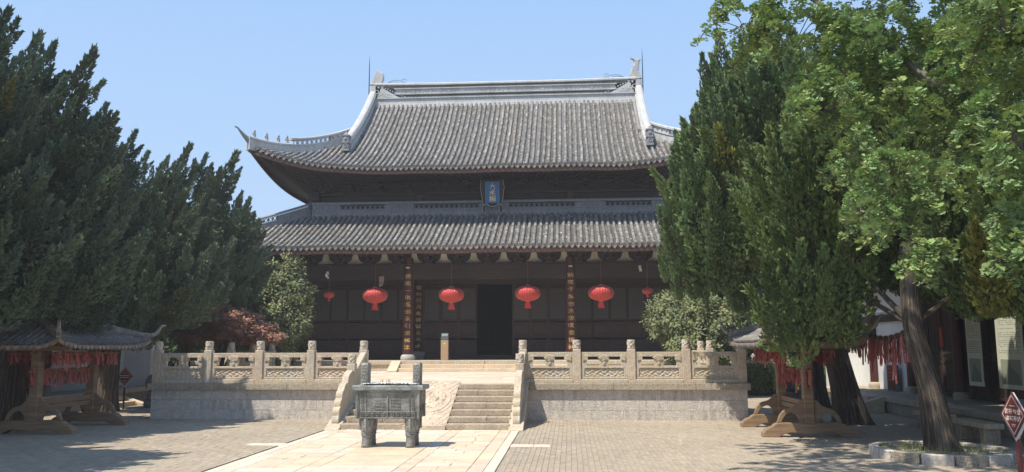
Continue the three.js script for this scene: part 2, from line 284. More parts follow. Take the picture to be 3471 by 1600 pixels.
const panelG = (() => {
  const L = [], w = PW / 2, y0 = .0, oT = .645, oB = .385; // opening between oB and oT
  const fr = shape([[-w, y0], [w, y0], [w, PH], [-w, PH]]);
  const hole = (x0, x1) => { const h = new THREE.Path(); const pts = [[x0 + .07, oB], [x1 - .07, oB], [x1 - .055, oB + .10], [x1 - .075, oB + .15], [x1 - .02, oB + .19], [x1 + .01, oT - .03], [x1 - .03, oT], [x0 + .03, oT], [x0 - .01, oT - .03], [x0 + .02, oB + .19], [x0 + .075, oB + .15], [x0 + .055, oB + .10]]; pts.forEach(([x, y], i) => i ? h.lineTo(x, y) : h.moveTo(x, y)); h.closePath(); fr.holes.push(h); };
  hole(-w + .10, -.06); hole(.06, w - .10);
  const lo = new THREE.Path(); const e = w - .10; [[-e, .07], [e, .07], [e, .27], [e - .03, .31], [-e + .03, .31], [-e, .27]].forEach(([x, y], i) => i ? lo.lineTo(x, y) : lo.moveTo(x, y)); lo.closePath(); fr.holes.push(lo);
  L.push(extr(fr, .13, .008)); L.push(box(2 * e, .25, .06, 0, .19, 0, .004));
  for (const s of [1, -1]) {
    L.push(T(carvedG(2 * e - .04, .2, .014, 90, 16, 34, s), 0, .185, s * .036, 0, s > 0 ? 0 : Math.PI, 0));
    L.push(box(2 * e + .06, .02, .015, 0, .335, s * .066, .004), box(2 * w - .03, .018, .012, 0, .035, s * .066, .004));
    L.push(T(extr(shape(cloudPts()), .05, .014, 2), 0, oT - .03, s * .068));
    for (const c of [-1, 1]) { L.push(T(extr(shape(cloudPts().map(([x, y]) => [c * Math.max(0, x), y])), .05, .012, 2), c * -(w - .06), oT - .03, s * .068));
      for (const q of [0, 1]) L.push(T(new THREE.TorusGeometry(.032, .008, 5, 12), c * (q ? .085 : .035), oT - .035 + (q ? .0 : .03), s * .092)); }
    L.push(T(lathe([[.045, 0], [.062, .045], [.066, .09], [.05, .135], [.058, .15]], 12), 0, oB, s * .03));
  }
  return buv(merge(L));
})();
const sillG = [0, 1, 2].map((v) => cbox(1.37, .115, .28, .012, v * 2.1, v));
function railing(name, label, pos, n, turn, step, opt = {}) { // runs along local x from the first post
  const o = thing(name, label, 'railing', pos, turn, 'carved stone railings round the terrace'), r = rng(opt.seed ?? 5);
  for (let i = 0; i <= n; i++) { if (!(opt.skip ?? []).includes(i)) post(o, i * step, 0, 0, r); if (i === n) break;
    const px = (i + .5) * step, k = (step - .235) / PW; mesh('sill', pick(sillG, r), granite, o, px, .0575, 0).scale.x = (step - .235) / 1.37;
    mesh('panel', panelG, pick([granite, granitePink, granite], r), o, px, .115, 0).scale.x = k; }
  return o;
}
const stepL = (12.43 - 6.12) / 4, stepR = (4.93 + 1.38) / 4;
railing('stone_railing', 'carved stone railing on the terrace front beside the red maple', [-12.43, TH, TZ - .17], 4, 0, stepL, { seed: 11 });
railing('stone_railing', 'carved stone railing on the terrace front beside the long tree with the rack', [-1.38, TH, TZ - .17], 4, 0, stepR, { seed: 12 }).userData.label = 'sunlit carved stone railing on the terrace front, ending at the ribbon rack';
railing('stone_railing', 'short side railing of the terrace along the red maple and osmanthus', [-12.43, TH, -29.9], 3, Math.PI / 2, 2.1, { seed: 13 });
railing('stone_railing', 'short side railing of the terrace in front of the low spreading osmanthus', [4.93, TH, -29.9], 3, Math.PI / 2, 2.1, { seed: 14 });

// ---------------------------------------------------------------- staircase with carved middle ramp
const SF = 2.93; // run of the flight in front of TZ
{
  const o = thing('stone_staircase', 'wide flight of seven stone steps with a carved dragon slab up its middle', 'staircase', [AX, 0, TZ]), r = rng(37);
  const n = 7, tr = SF / n, rh = TH / n;
  for (let i = 0; i < n; i++) for (const s of [-1, 1]) { // two lengths of step each side of the slab
    const y = (i + .5) * rh, d = (n - i) * tr, cut = s * rr(1.05, 1.7, r);
    for (const [a, b] of i % 2 ? [[s * .56, cut], [cut, s * 2.2]] : [[s * .56, s * 2.2]]) { const w = Math.abs(b - a) - .006; mesh('step', cbox(w, rh - .002, tr + .06, .016, r() * 5, r() * 5), stepStone, o, (a + b) / 2, y, d - tr / 2 - .03);
      mesh('step_body', new THREE.BoxGeometry(w, rh - .02, Math.max(.02, d - tr - .07)), stepStone, o, (a + b) / 2, y - .008, (d - tr - .08) / 2); } }
  for (const s of [-1, 1]) { const q = mesh('landing_edge', cbox(4.86 / 2 - .01, .19, .62, .014, s, 2), slabMats[1], o, s * 1.215, TH - .093, -.25); }
  mesh('foot_slab', cbox(1.12, .13, .14, .01), granitePink, o, 0, .06, SF + .0);
  // dragon slab: a tilted slab with real relief
  const len = Math.hypot(SF, TH), ang = Math.atan2(TH, SF), W = 1.1, NX = 150, NY = 330, g = new THREE.PlaneGeometry(W, len, NX, NY), p = g.attributes.position;
  const worm = (x, y, cx, cy, R, turns, w) => { const dx = x - cx, dy = y - cy, a = Math.atan2(dy, dx), d = Math.hypot(dx, dy), ph = ((d / R * turns - a / 6.2832) % 1 + 1) % 1; return d < R ? Math.exp(-(((ph - .5) / w) ** 2)) : 0; };
  const noise2 = (x, y, f, s) => Math.sin(x * f + Math.sin(y * f * .9 + s) * 2.1) * Math.sin(y * f * 1.1 + Math.sin(x * f * .8 - s) * 2.3);
  for (let i = 0; i < p.count; i++) { const x = p.getX(i), y = p.getY(i), cy = .18, d = Math.hypot(x, (y - cy) * .55); let h = 0;
    if (d < .45) { h = .004; if (d > .415) h = .024; else if (d < .36) { const q = clamp((.36 - d) / .06); h += q * (.03 * worm(x, (y - cy) * .55, .02, .02, .37, 2.2, .17) + .026 * clamp(noise2(x, y * .6, 21, 1) * 1.6) + .012 * clamp(noise2(x, y, 46, 3))); if (Math.hypot(x - .02, (y - cy) * .55 - .02) < .09) h += .032 + .015 * noise2(x, y, 50, 2); } else h += .008 * clamp(noise2(x, y, 60, 5) * 2); }
    else { const e = Math.hypot(x + .05, (y + .95) * .8); if (e < .15) h = e > .125 ? .014 : .008 + .006 * noise2(x, y, 45, 4); else h = .016 * clamp((Math.abs(noise2(x * .9, y * .55, 13, 7)) < .13 ? 1 : 0) * 1) + .012 * clamp(noise2(x, y * .7, 17, 9) * 3 - 1.5); }
    if (Math.abs(x) > W / 2 - .02 || Math.abs(y) > len / 2 - .02) h = 0; p.setZ(i, h); }
  g.computeVertexNormals();
  const ramp = mesh('carved_ramp', cbox(W, .12, len, .01), granitePink, o, 0, TH / 2 + .012, SF / 2 - .02, ang, 0, 0);
  const rel = mesh('dragon_relief', buv(g), granitePink, ramp, 0, .0605, 0, -Math.PI / 2, 0, 0);
  mesh('ramp_body', extr(shape([[0, 0], [SF - .08, 0], [0, TH - .1]]), W - .04, 0), granitePink, o, 0, 0, 0, 0, -Math.PI / 2, 0);
}
for (const s of [-1, 1]) { // the stairs' flanks
  const o = thing('stair_flank', s < 0 ? 'stepped cloud-scroll stone flank of the stairs beside the bronze cauldron, in warm light' : 'stepped cloud-scroll stone flank of the stairs away from the cauldron, its outer side shaded', 'railing', [AX + s * 2.36, 0, TZ], 0, 'flanks of the terrace stairs'), r = rng(51 + s);
  const sl = TH / SF;
  mesh('side_wall', extr(shape([[-.1, -.02], [SF - .02, -.02], [SF - .02, .02], [-.1, TH - .03]]), .3, .004), granite, o, 0, 0, 0, 0, -Math.PI / 2, 0);
  const ch = mesh('sloping_coping', extr(shape([[-.02, TH], [SF + .2, -.06], [SF + .2, .02], [SF + .1, .06], [-.02, TH + .10]]), .38, .01), granite, o, 0, 0, 0, 0, -Math.PI / 2, 0);
  post(o, 0, .62 + .05, 1.2, r);
  // sloping panel between upper post and lower post
  mesh('sloping_panel', extr(shape([[-.05, TH + .08], [1.09, .66], [1.09, 1.38], [-.05, 1.93]]), .13, .01), granite, o, 0, 0, 0, 0, -Math.PI / 2, 0);
  mesh('sloping_handrail', extr(shape([[-.05, 1.78], [1.09, 1.30], [1.09, 1.44], [-.05, 1.96]]), .18, .02), granite, o, 0, 0, 0, 0, -Math.PI / 2, 0);
  // scalloped scroll stone
  const nodes = [[1.33, 1.47], [1.62, 1.42], [1.92, 1.16], [2.30, .98], [2.46, .77], [2.61, .56], [2.74, .34], [2.75, .06]], pts = [[1.33, .5]];
  for (let i = 0; i < nodes.length - 1; i++) { const [a, b] = nodes[i], [c, d] = nodes[i + 1], L = Math.hypot(c - a, d - b), nx = -(d - b) / L, ny = (c - a) / L; for (let k = 0; k < 9; k++) { const t = k / 9, bu = Math.sin(Math.PI * t) * (i === 0 ? .02 : .058); pts.push([lerp(a, c, t) + Math.abs(nx) * bu, lerp(b, d, t) + Math.abs(ny) * bu]); } }
  pts.push([2.75, .06], [2.6, .04]);
  mesh('scroll_stone', buv(extr(shape(pts), .19, .022, 3)), granite, o, 0, 0, 0, 0, -Math.PI / 2, 0);
}

// ---------------------------------------------------------------- bronze square cauldron (ding)
{
  const bronze = stony([.185, .188, .172], { va: .3, vf: .45, tint: [.25, .252, .23], ta: .8, size: .9, bump: .006, seed: 81, rough: .6 }); bronze.metalness = .2;
  const o = thing('bronze_cauldron', 'weathered grey-green square bronze cauldron on four legs, full of incense ash', 'cauldron', [-3.84, .012, -17.82]), r = rng(61);
  const W = 1.32, D = .72, y0 = .60, y1 = 1.19;
  // body tapers slightly towards the bottom
  const bx = (w0, w1, d0, d1, ya, yb) => tris([[[-w0, ya, d0], [w0, ya, d0], [w1, yb, d1], [-w1, yb, d1]], [[w0, ya, d0], [w0, ya, -d0], [w1, yb, -d1], [w1, yb, d1]], [[w0, ya, -d0], [-w0, ya, -d0], [-w1, yb, -d1], [w1, yb, -d1]], [[-w0, ya, -d0], [-w0, ya, d0], [-w1, yb, d1], [-w1, yb, -d1]], [[-w0, ya, -d0], [w0, ya, -d0], [w0, ya, d0], [-w0, ya, d0]]]);
  const L = [bx(W / 2 - .035, W / 2, D / 2 - .03, D / 2, y0, y1)];
  for (const sx of [-1, 1]) for (const sz of [-1, 1]) L.push(T(cbox(.05, y1 - y0, .05, .008), sx * (W / 2 - .005), (y0 + y1) / 2, sz * (D / 2 - .005)));
  mesh('body', buv(merge(L)), bronze, o);
  const dec = [];                                         // cast ornament bands on each face
  const face = (w, rot, off) => { const q = []; const P = (g, x, y, z = 0) => q.push(T(g, x, y, z));
    P(cbox(w * .96, .02, .02, .004), 0, y1 - .05); P(cbox(w * .9, .02, .02, .004), 0, y0 + .145); P(cbox(w * .9, .022, .02, .004), 0, y0 + .02); P(cbox(.026, .56, .035, .005), 0, (y0 + y1) / 2);
    for (const s of [-1, 1]) { P(cbox(.018, .38, .02, .004), s * w * .47, y0 + .35); P(cbox(.018, .38, .02, .004), s * w * .35, y0 + .35);
      for (let i = 0; i < 6; i++) P(new THREE.TorusGeometry(.026, .008, 5, 10), s * w * .41, y0 + .2 + i * .058); 
      for (let i = 0; i < 5; i++) { P(new THREE.TorusGeometry(.03, .009, 5, 10), s * w * (.08 + i * .085), y0 + .082 + (i % 2) * .012); P(cbox(.05, .012, .016, .003), s * w * (.06 + i * .085), y0 + .115); }
      if (w > 1) for (let row = 0; row < 4; row++) for (let k = 0; k < 7; k++) P(cbox(.022, .024, .014, .004), s * (.07 + k * .032), y0 + .215 + row * .062, 0); }
    return q.map((g) => T(g, 0, 0, off + .004).applyMatrix4(new THREE.Matrix4().makeRotationY(rot))); };
  dec.push(...face(W, 0, D / 2 - .008), ...face(W, Math.PI, D / 2 - .008), ...face(D, Math.PI / 2, W / 2 - .008), ...face(D, -Math.PI / 2, W / 2 - .008));
  mesh('cast_ornament', buv(merge(dec)), bronze, o);
  const rim = new THREE.Shape(); rim.moveTo(-.75, -.42); rim.lineTo(.75, -.42); rim.lineTo(.75, .42); rim.lineTo(-.75, .42); rim.closePath(); const rh = new THREE.Path(); rh.moveTo(-.58, -.28); rh.lineTo(-.58, .28); rh.lineTo(.58, .28); rh.lineTo(.58, -.28); rh.closePath(); rim.holes.push(rh);
  mesh('rim', buv(extr(rim, .1, .012)), plain(1, 1.08, 1.15, .45, { metalness: .2, map: again(bronze.map, 1), bumpMap: bronze.bumpMap, bumpScale: .003 }), o, 0, 1.24, 0, -Math.PI / 2, 0, 0);
  const ashG = new THREE.PlaneGeometry(1.2, .6, 60, 30).rotateX(-Math.PI / 2), ap = ashG.attributes.position; for (let i = 0; i < ap.count; i++) ap.setY(i, 1.288 + rr(0, .03, r) + .035 * Math.cos(ap.getX(i) * 2)); ashG.computeVertexNormals();
  mesh('incense_ash', buv(ashG), stony([.72, .70, .67], { va: .3, vf: .5, size: .4, bump: .01, seed: 83 }), o);
  for (let i = 0; i < 9; i++) mesh('incense_stick', new THREE.CylinderGeometry(.006, .006, .14, 5), plain(.35, .22, .14), o, rr(-.22, .05, r), 1.33, rr(-.1, .15, r), rr(-.12, .12, r), 0, rr(-.14, .14, r));
  for (const sx of [-1, 1]) { // upright ears: thick loop with cast ornament
    const e = new THREE.Shape(); e.moveTo(-.14, 0); e.lineTo(.14, 0); e.lineTo(.145, .4); e.quadraticCurveTo(.14, .47, .09, .475); e.lineTo(-.09, .475); e.quadraticCurveTo(-.14, .47, -.145, .4); e.closePath(); const h = new THREE.Path(); h.moveTo(-.075, .02); h.lineTo(.075, .02); h.lineTo(.075, .30); h.quadraticCurveTo(0, .37, -.075, .30); h.closePath(); e.holes.push(h);
    const q = [T(extr(e, .16, .02, 2, 8), 0, 0, 0, 0, Math.PI / 2, 0)];
    for (const sz of [-1, 1]) for (let i = 0; i < 6; i++) q.push(T(new THREE.TorusGeometry(.034, .01, 5, 10), (i % 2 ? .02 : -.02), .06 + i * .068, sz * .142));
    mesh('ear_handle', buv(merge(q)), bronze, o, sx * .565, 1.285, 0); }
  for (const sx of [-1, 1]) for (const sz of [-1, 1]) { // legs: swollen cast top, ringed, plain foot
    const leg = [lathe([[.0, 0], [.108, 0], [.102, .05], [.094, .2], [.096, .245], [.112, .25], [.112, .268], [.10, .275], [.104, .29], [.115, .295], [.115, .31], [.103, .318], [.108, .33], [.12, .335], [.12, .355], [.116, .36], [.125, .44], [.13, .54], [.13, .62], [0, .62]], 20)];
    for (let i = 0; i < 4; i++) leg.push(T(new THREE.TorusGeometry(.032, .012, 5, 10), (i % 2 ? .02 : -.02), .40 + i * .055, .122)); leg.push(cbox(.045, .24, .06, .008).translate(sx * .135, .48, 0), cbox(.06, .24, .045, .008).translate(0, .48, sz * .13));
    mesh('leg', buv(merge(leg)), bronze, o, sx * .47, 0, sz * .22); }
}

// ---------------------------------------------------------------- writing: strokes on a 10 x 10 grid, points as two digits (x, y)
const GLYPH = {
  大: '1494 5044 4419 5499', 成: '1383 1316 1609 1545 4547 4738 5056 5688 8897 7349 7081', 殿: '0151 5153 0353 0105 0509 1454 2447 4447 1656 2819 4859 7061 7090 9093 9399 6494 9459 6599',
  儒: '2003 2329 4090 3292 3234 9294 6164 4353 7383 3595 6516 3637 3739 9799 5659 7679', 風: '1118 1809 1181 8189 8999 2373 5026 2646 4666 4644 6664 5358 2868 6878', 一: '0595', 脈: '1118 1140 4048 1343 1646 6152 5259 6282 8489 7276 6499', 瀛: '0112 0415 0918 4070 3181 3284 3454 3559 6569 5565 5767 7589 8599', 洲: '0112 0415 0918 3139 5159 7179 2434 4454 6474 9199',
  承: '2060 6053 5358 5848 1333 3319 8364 6499 3565 3767', 引: '1040 4043 1343 1316 1646 4648 4838 8089', 潤: '0112 0415 0918 3139 3151 5154 3354 6181 8189 6163 6383 4676 5558 4778', 樟: '2029 0343 2306 2346 7071 5191 6263 8283 4393 5484 5487 5587 8487 5686 4798 7799', 樂: '5041 4161 6164 4164 4263 1022 2213 8072 7283 5459 1696 5618 5698',
  聖: '0140 1115 4145 1343 0646 6191 6164 9194 6494 2797 5599 1999', 如: '3013 1349 4209 0454 6393 6368 9398 6898', 日: '2080 2029 8089 2484 2989', 月: '3080 3036 3619 8089 8979 3383 3686', 集: '3014 2228 5061 2282 2484 2686 5158 1898 5808 5899', 群: '0141 4146 0343 2125 2509 1646 1619 4649 1949 6071 9081 5292 5494 5696 7279', 賢: '0051 0005 0252 0555 2225 6191 6194 9164 2686 2629 8689 2787 2888 4919 6999', 之: '4051 2383 8328 2899 0928',
  時: '0131 0138 3138 0434 0838 6063 5292 4494 4696 8689 8979 5768', 雨: '1191 1218 1282 8289 8979 5159 3445 3647 6475 6677', 千: '8031 0494 5159', 年: '3013 2282 2585 2528 0898 2298 5259', 泗: '0112 0415 0918 3292 3239 9299 3999 5256 5645 7276 7686', 水: '5058 5848 0343 4319 8263 6399', 源: '0112 0415 0918 3191 3139 6252 5282 5286 8286 5256 5484 6769 5748 7798', 遠: '0112 0313 1317 1799 5053 3191 4282 3383 4474 4446 7476 4676 6738 6688', 垂: '8121 5059 1292 1494 1696 3238 7278 2999', 德: '2012 2214 2529 4191 6062 4282 4245 8285 4585 5255 7275 4696 5749 5889 8998', 範: '2011 1131 7061 6191 0343 1343 1346 4346 1646 0747 2329 5383 5388 8386 8666 5899',
  勤: '0151 1022 4022 1343 1345 1545 4345 2329 0646 0848 0959 5292 9288 8878 7055 5509', 劳: '0191 3032 7072 1494 1416 9496 2575 7569 6959 4519', 节: '0292 3134 7174 1585 8588 8878 5599', 俭: '2004 2329 6034 6094 4484 4658 6668 8678 3999', 诚: '1122 0424 2428 2846 4393 4348 4838 4565 6568 6071 7199 8559 8192', 实: '5051 1191 1113 9193 3344 2445 0696 5318 6799', 动: '0141 0454 2408 0848 4849 5292 9288 8878 7055 5509',
};
function write(ctx, ch, x, y, s, w) { // brush strokes, slightly tapered
  const st = GLYPH[ch]; if (!st) return; ctx.lineCap = 'round'; ctx.lineJoin = 'round';
  for (const q of st.split(' ')) { ctx.beginPath(); for (let i = 0; i < q.length; i += 2) { const px = x + (+q[i] + .5) / 10 * s, py = y + (+q[i + 1] + .5) / 10 * s; i ? ctx.lineTo(px, py) : ctx.moveTo(px, py); } ctx.lineWidth = w; ctx.stroke(); const n = q.length; ctx.beginPath(); ctx.arc(x + (+q[0] + .5) / 10 * s, y + (+q[1] + .5) / 10 * s, w * .62, 0, 7); ctx.fill(); }
}
function canvasTex(w, h, draw) { const c = document.createElement('canvas'); c.width = w; c.height = h; const x = c.getContext('2d'); draw(x, w, h); const t = new THREE.CanvasTexture(c); t.colorSpace = THREE.SRGBColorSpace; t.magFilter = THREE.LinearFilter; return t; }

// ---------------------------------------------------------------- roof surfaces
function Slope(o) { // a curved eave roof: o.half, o.zE, o.run, o.yE, o.yT, o.a, o.L (corner lift), o.reach, o.ext, o.ax, o.halfD, o.zC
  const rise = (t) => o.yE + (o.yT - o.yE) * (o.a * t + (1 - o.a) * t * t);
  const k = (c) => clamp(1 - c / o.reach);
  const f = (x, t) => { const s = k(o.half - Math.abs(x)), q = (1 - t) ** 2; return V(o.ax + x + Math.sign(x) * o.ext * s ** 3 * q, rise(t) + o.L * s ** 2.7 * q + .014 * Math.sin(x * 1.7 + 1) + .012 * Math.sin(x * .63), o.zE - o.run * t + o.ext * s ** 3 * q); };
  const g = (sg, w, t) => { const s = k(o.halfD - Math.abs(w)), q = (1 - t) ** 2; return V(o.ax + sg * (o.half - o.run * t + o.ext * s ** 3 * q), rise(t) + o.L * s ** 2.7 * q, o.zC + w + Math.sign(w) * o.ext * s ** 3 * q); };
  return { f, g, o };
}
const TS = .27; // spacing of the tile rows
const coverG = (() => { const R0_ = .080, R1 = .073, l = .31, n = 8, F = []; const at = (R, z, i) => i < 0 ? [R, -.07, z] : i > n ? [-R, -.07, z] : [Math.cos(Math.PI * i / n) * R, Math.sin(Math.PI * i / n) * R * 1.05, z]; for (let i = -1; i <= n; i++) { F.push([at(R0_, 0, i), at(R0_, 0, i + 1), at(R1, -l, i + 1), at(R1, -l, i)]); if (i < 0 || i >= n) continue; F.push([at(R0_, 0, i), at(R0_ - .018, 0, i), at(R0_ - .018, 0, i + 1), at(R0_, 0, i + 1)]); } return buv(tris(F), 1); })();
coverG.computeVertexNormals();
const coverVar = [0, 1, 2].map((k) => buv(coverG.clone(), 1, k * .43, k * .27));
const capG = buv(merge([T(new THREE.CylinderGeometry(.088, .088, .035, 14), 0, .012, .012, Math.PI / 2, 0, 0), T(new THREE.TorusGeometry(.072, .012, 4, 14), 0, .012, .03), T(new THREE.ConeGeometry(.022, .10, 6), 0, .12, -.10)]));
const dripG = (() => { const s = new THREE.Shape(); s.moveTo(-.1, .03); s.quadraticCurveTo(0, -.015, .1, .03); s.lineTo(.095, -.05); s.quadraticCurveTo(.05, -.06, 0, -.145); s.quadraticCurveTo(-.05, -.06, -.095, -.05); s.closePath(); return buv(extr(s, .022, .004)); })();
const Q = new THREE.Quaternion(), BM = new THREE.Matrix4();
function basis(z, upHint) { const Z = z.clone().normalize(), X = upHint.clone().cross(Z).normalize(), Y = Z.clone().cross(X); return new THREE.Quaternion().setFromRotationMatrix(BM.makeBasis(X, Y, Z)); }
let budget = 300; // cover tiles kept as single parts, the nearest rows
function tileRoof(part, S, rowsX, tEnd, posOf, opt) { // lays cover tiles up each row and finishes the eave
  const mats = [[], [], []], cols = [[], [], []], r = rng(opt.seed);
  for (const x of rowsX) {
    const te = tEnd(x), P = []; const n = 60; for (let i = 0; i <= n; i++) P.push(posOf(x, te * i / n));
    if (opt.caps) { const z = P[0].clone().sub(P[1]), q = basis(z, V(0, 1, 0)); const c = mesh('eave_cap', capG, pick(tileMats, r), part, 0, 0, 0); c.position.copy(P[0]).addScaledVector(z.clone().normalize(), .03).add(V(0, .055, 0)); c.quaternion.copy(q);
      const dpos = posOf(x + TS / 2, 0), dd = mesh('drip_tile', dripG, pick(tileMats, r), part); dd.position.copy(dpos).add(V(0, -.01, 0)).addScaledVector(z.clone().normalize(), .03); dd.quaternion.copy(basis(V(z.x, 0, z.z), V(0, 1, 0))); }
    let acc = 0, next = 0, row = 0; const ph = r() * 6.28, rowV = rr(.88, 1.13, r), rowW = rr(-.03, .04, r);
    for (let i = 0; i < n; i++) { const d = P[i + 1].distanceTo(P[i]); while (acc + d > next) { const t = (next - acc) / d, p = P[i].clone().lerp(P[i + 1], t), z = P[i].clone().sub(P[i + 1]), q = basis(z, V(0, 1, 0)); p.y += .068; p.x += rr(-.007, .007, r) + .012 * Math.sin(acc * .8 + ph); p.y += rr(-.004, .006, r); q.multiply(new THREE.Quaternion().setFromEuler(new THREE.Euler(rr(-.025, .025, r), rr(-.04, .04, r), rr(-.06, .06, r))));
        if (opt.single && row < 3 && Math.abs(x) < opt.single && budget > 0) { budget--; const m = mesh('cover_tile', coverVar[row % 3], pick(tileMats, r), part); m.position.copy(p); m.quaternion.copy(q); }
        else { const k = Math.floor(r() * 3); mats[k].push(new THREE.Matrix4().compose(p, q, V(1, 1, 1))); const v = rowV * rr(.84, 1.16, r) * (r() < .04 ? rr(1.2, 1.4, r) : 1); const w = rowW + rr(-.02, .03, r); cols[k].push(new THREE.Color().setRGB(v * (1 + w), v, v * (1 - w * .8))); }
        next += .285; row++; } acc += d; }
  }
  if (opt.caps) { const fm = [], fc = []; for (let i = 0; i < 520; i++) { const x = rr(-.95, .95, r) * S.o.half, te = Math.min(tEnd(x), 1), p = posOf(x, te * (1 - Math.pow(r(), 1.4))); p.y += .045; fm.push(new THREE.Matrix4().compose(p, new THREE.Quaternion().setFromEuler(new THREE.Euler(r() * 6, r() * 6, r() * 6)), V(rr(.5, 1.5, r), rr(.4, 1, r), rr(.6, 2, r)))); } inst('mortar_flakes', new THREE.TetrahedronGeometry(.035), whitePaint, part, fm); }
  mats.forEach((m, k) => m.length && inst('cover_tiles', coverVar[k], tileInst, part, m, cols[k]));
}
function panSheet(rows, edge, posOf, nx = 64) { // stepped courses of pan tiles; edge(t) -> [x0, x1]
  const F = []; for (let i = 0; i < rows; i++) { const t0 = i / rows, t1 = (i + 1) / rows, [a0, b0] = edge(t0), [a1, b1] = edge(t1);
    for (let j = 0; j < nx; j++) { const u = j / nx, v = (j + 1) / nx, p = (t, x, dy) => { const q = posOf(x, t); return [q.x, q.y + dy, q.z]; };
      const A = p(t0, lerp(a0, b0, u), .03), B = p(t0, lerp(a0, b0, v), .03), C = p(t1, lerp(a1, b1, v), 0), D = p(t1, lerp(a1, b1, u), 0); F.push([A, B, C, D]); F.push([[A[0], A[1] - .032, A[2]], [B[0], B[1] - .032, B[2]], B, A]); } }
  return buv(tris(F)); }
const rowsOf = (half, step = TS) => { const a = []; for (let x = -Math.floor(half / step) * step; x <= half; x += step) a.push(+x.toFixed(4)); return a; };

// openwork band: X-and-ring lattice between two heights along a polyline
function openwork(pts, y0, y1, pitch, th = .024) { const L = []; let total = 0; for (let i = 1; i < pts.length; i++) total += pts[i].distanceTo(pts[i - 1]); const n = Math.max(1, Math.round(total / pitch)); const at = (d) => { for (let i = 1; i < pts.length; i++) { const l = pts[i].distanceTo(pts[i - 1]); if (d <= l || i === pts.length - 1) return pts[i - 1].clone().lerp(pts[i], d / l); d -= l; } };
  for (let i = 0; i < n; i++) { const a = at(total * i / n), b = at(total * (i + 1) / n), h = y1 - y0;
    const bar = (p, q) => { const c = p.clone().add(q).multiplyScalar(.5), l = p.distanceTo(q), g = new THREE.BoxGeometry(th, th, l); g.applyQuaternion(basis(q.clone().sub(p), Math.abs(q.y - p.y) > .9 * l ? V(1, 0, 0) : V(0, 1, 0))); g.translate(c.x, c.y, c.z); L.push(g); };
    const arc = (s) => { let prev; for (let k = 0; k <= 4; k++) { const t = k / 4, p = a.clone().lerp(b, t); p.y += s > 0 ? y0 + h * Math.sin(Math.PI * t) * .96 : y1 - h * Math.sin(Math.PI * t) * .96; if (prev) bar(prev, p); prev = p; } }; arc(1); arc(-1); bar(a.clone().add(V(0, y0, 0)), a.clone().add(V(0, y1, 0))); }
  return flat(merge(L)); }

// ---------------------------------------------------------------- the hall
const HZ = -46.5, CZ = -38.6, WZ = -41.4, PY = 1.5; // ridge, outer columns, wall; podium height
const hall = thing('temple_hall', 'large double-eaved temple hall with grey tiled roofs and dark timber front', 'building', [AX, TH, CZ]);
const H = new THREE.Group(); // children carry world coordinates, moved to the hall's base at the end
const hallKids = [];
function hp(name, g, m, x = 0, y = 0, z = 0, rx = 0, ry = 0, rz = 0) { const o = mesh(name, g, m, hall, x, y, z, rx, ry, rz); hallKids.push(o); return o; }
function hg(name) { const o = new THREE.Group(); o.name = name; hall.add(o); hallKids.push(o); return o; }
const UX = -3.62; // the upper roof's own centre line
const up = Slope({ ax: UX, half: 11.8, zE: -38.8, run: 7.7, yE: 10.74, yT: 16.25, a: .64, L: 1.2, reach: 7, ext: .22, halfD: 7.7, zC: HZ });
const low = Slope({ ax: AX, half: 14.1, zE: -36.85, run: 4.5, yE: 6.62, yT: 8.85, a: .8, L: 1.0, reach: 5.5, ext: .3, halfD: 9.65, zC: HZ });
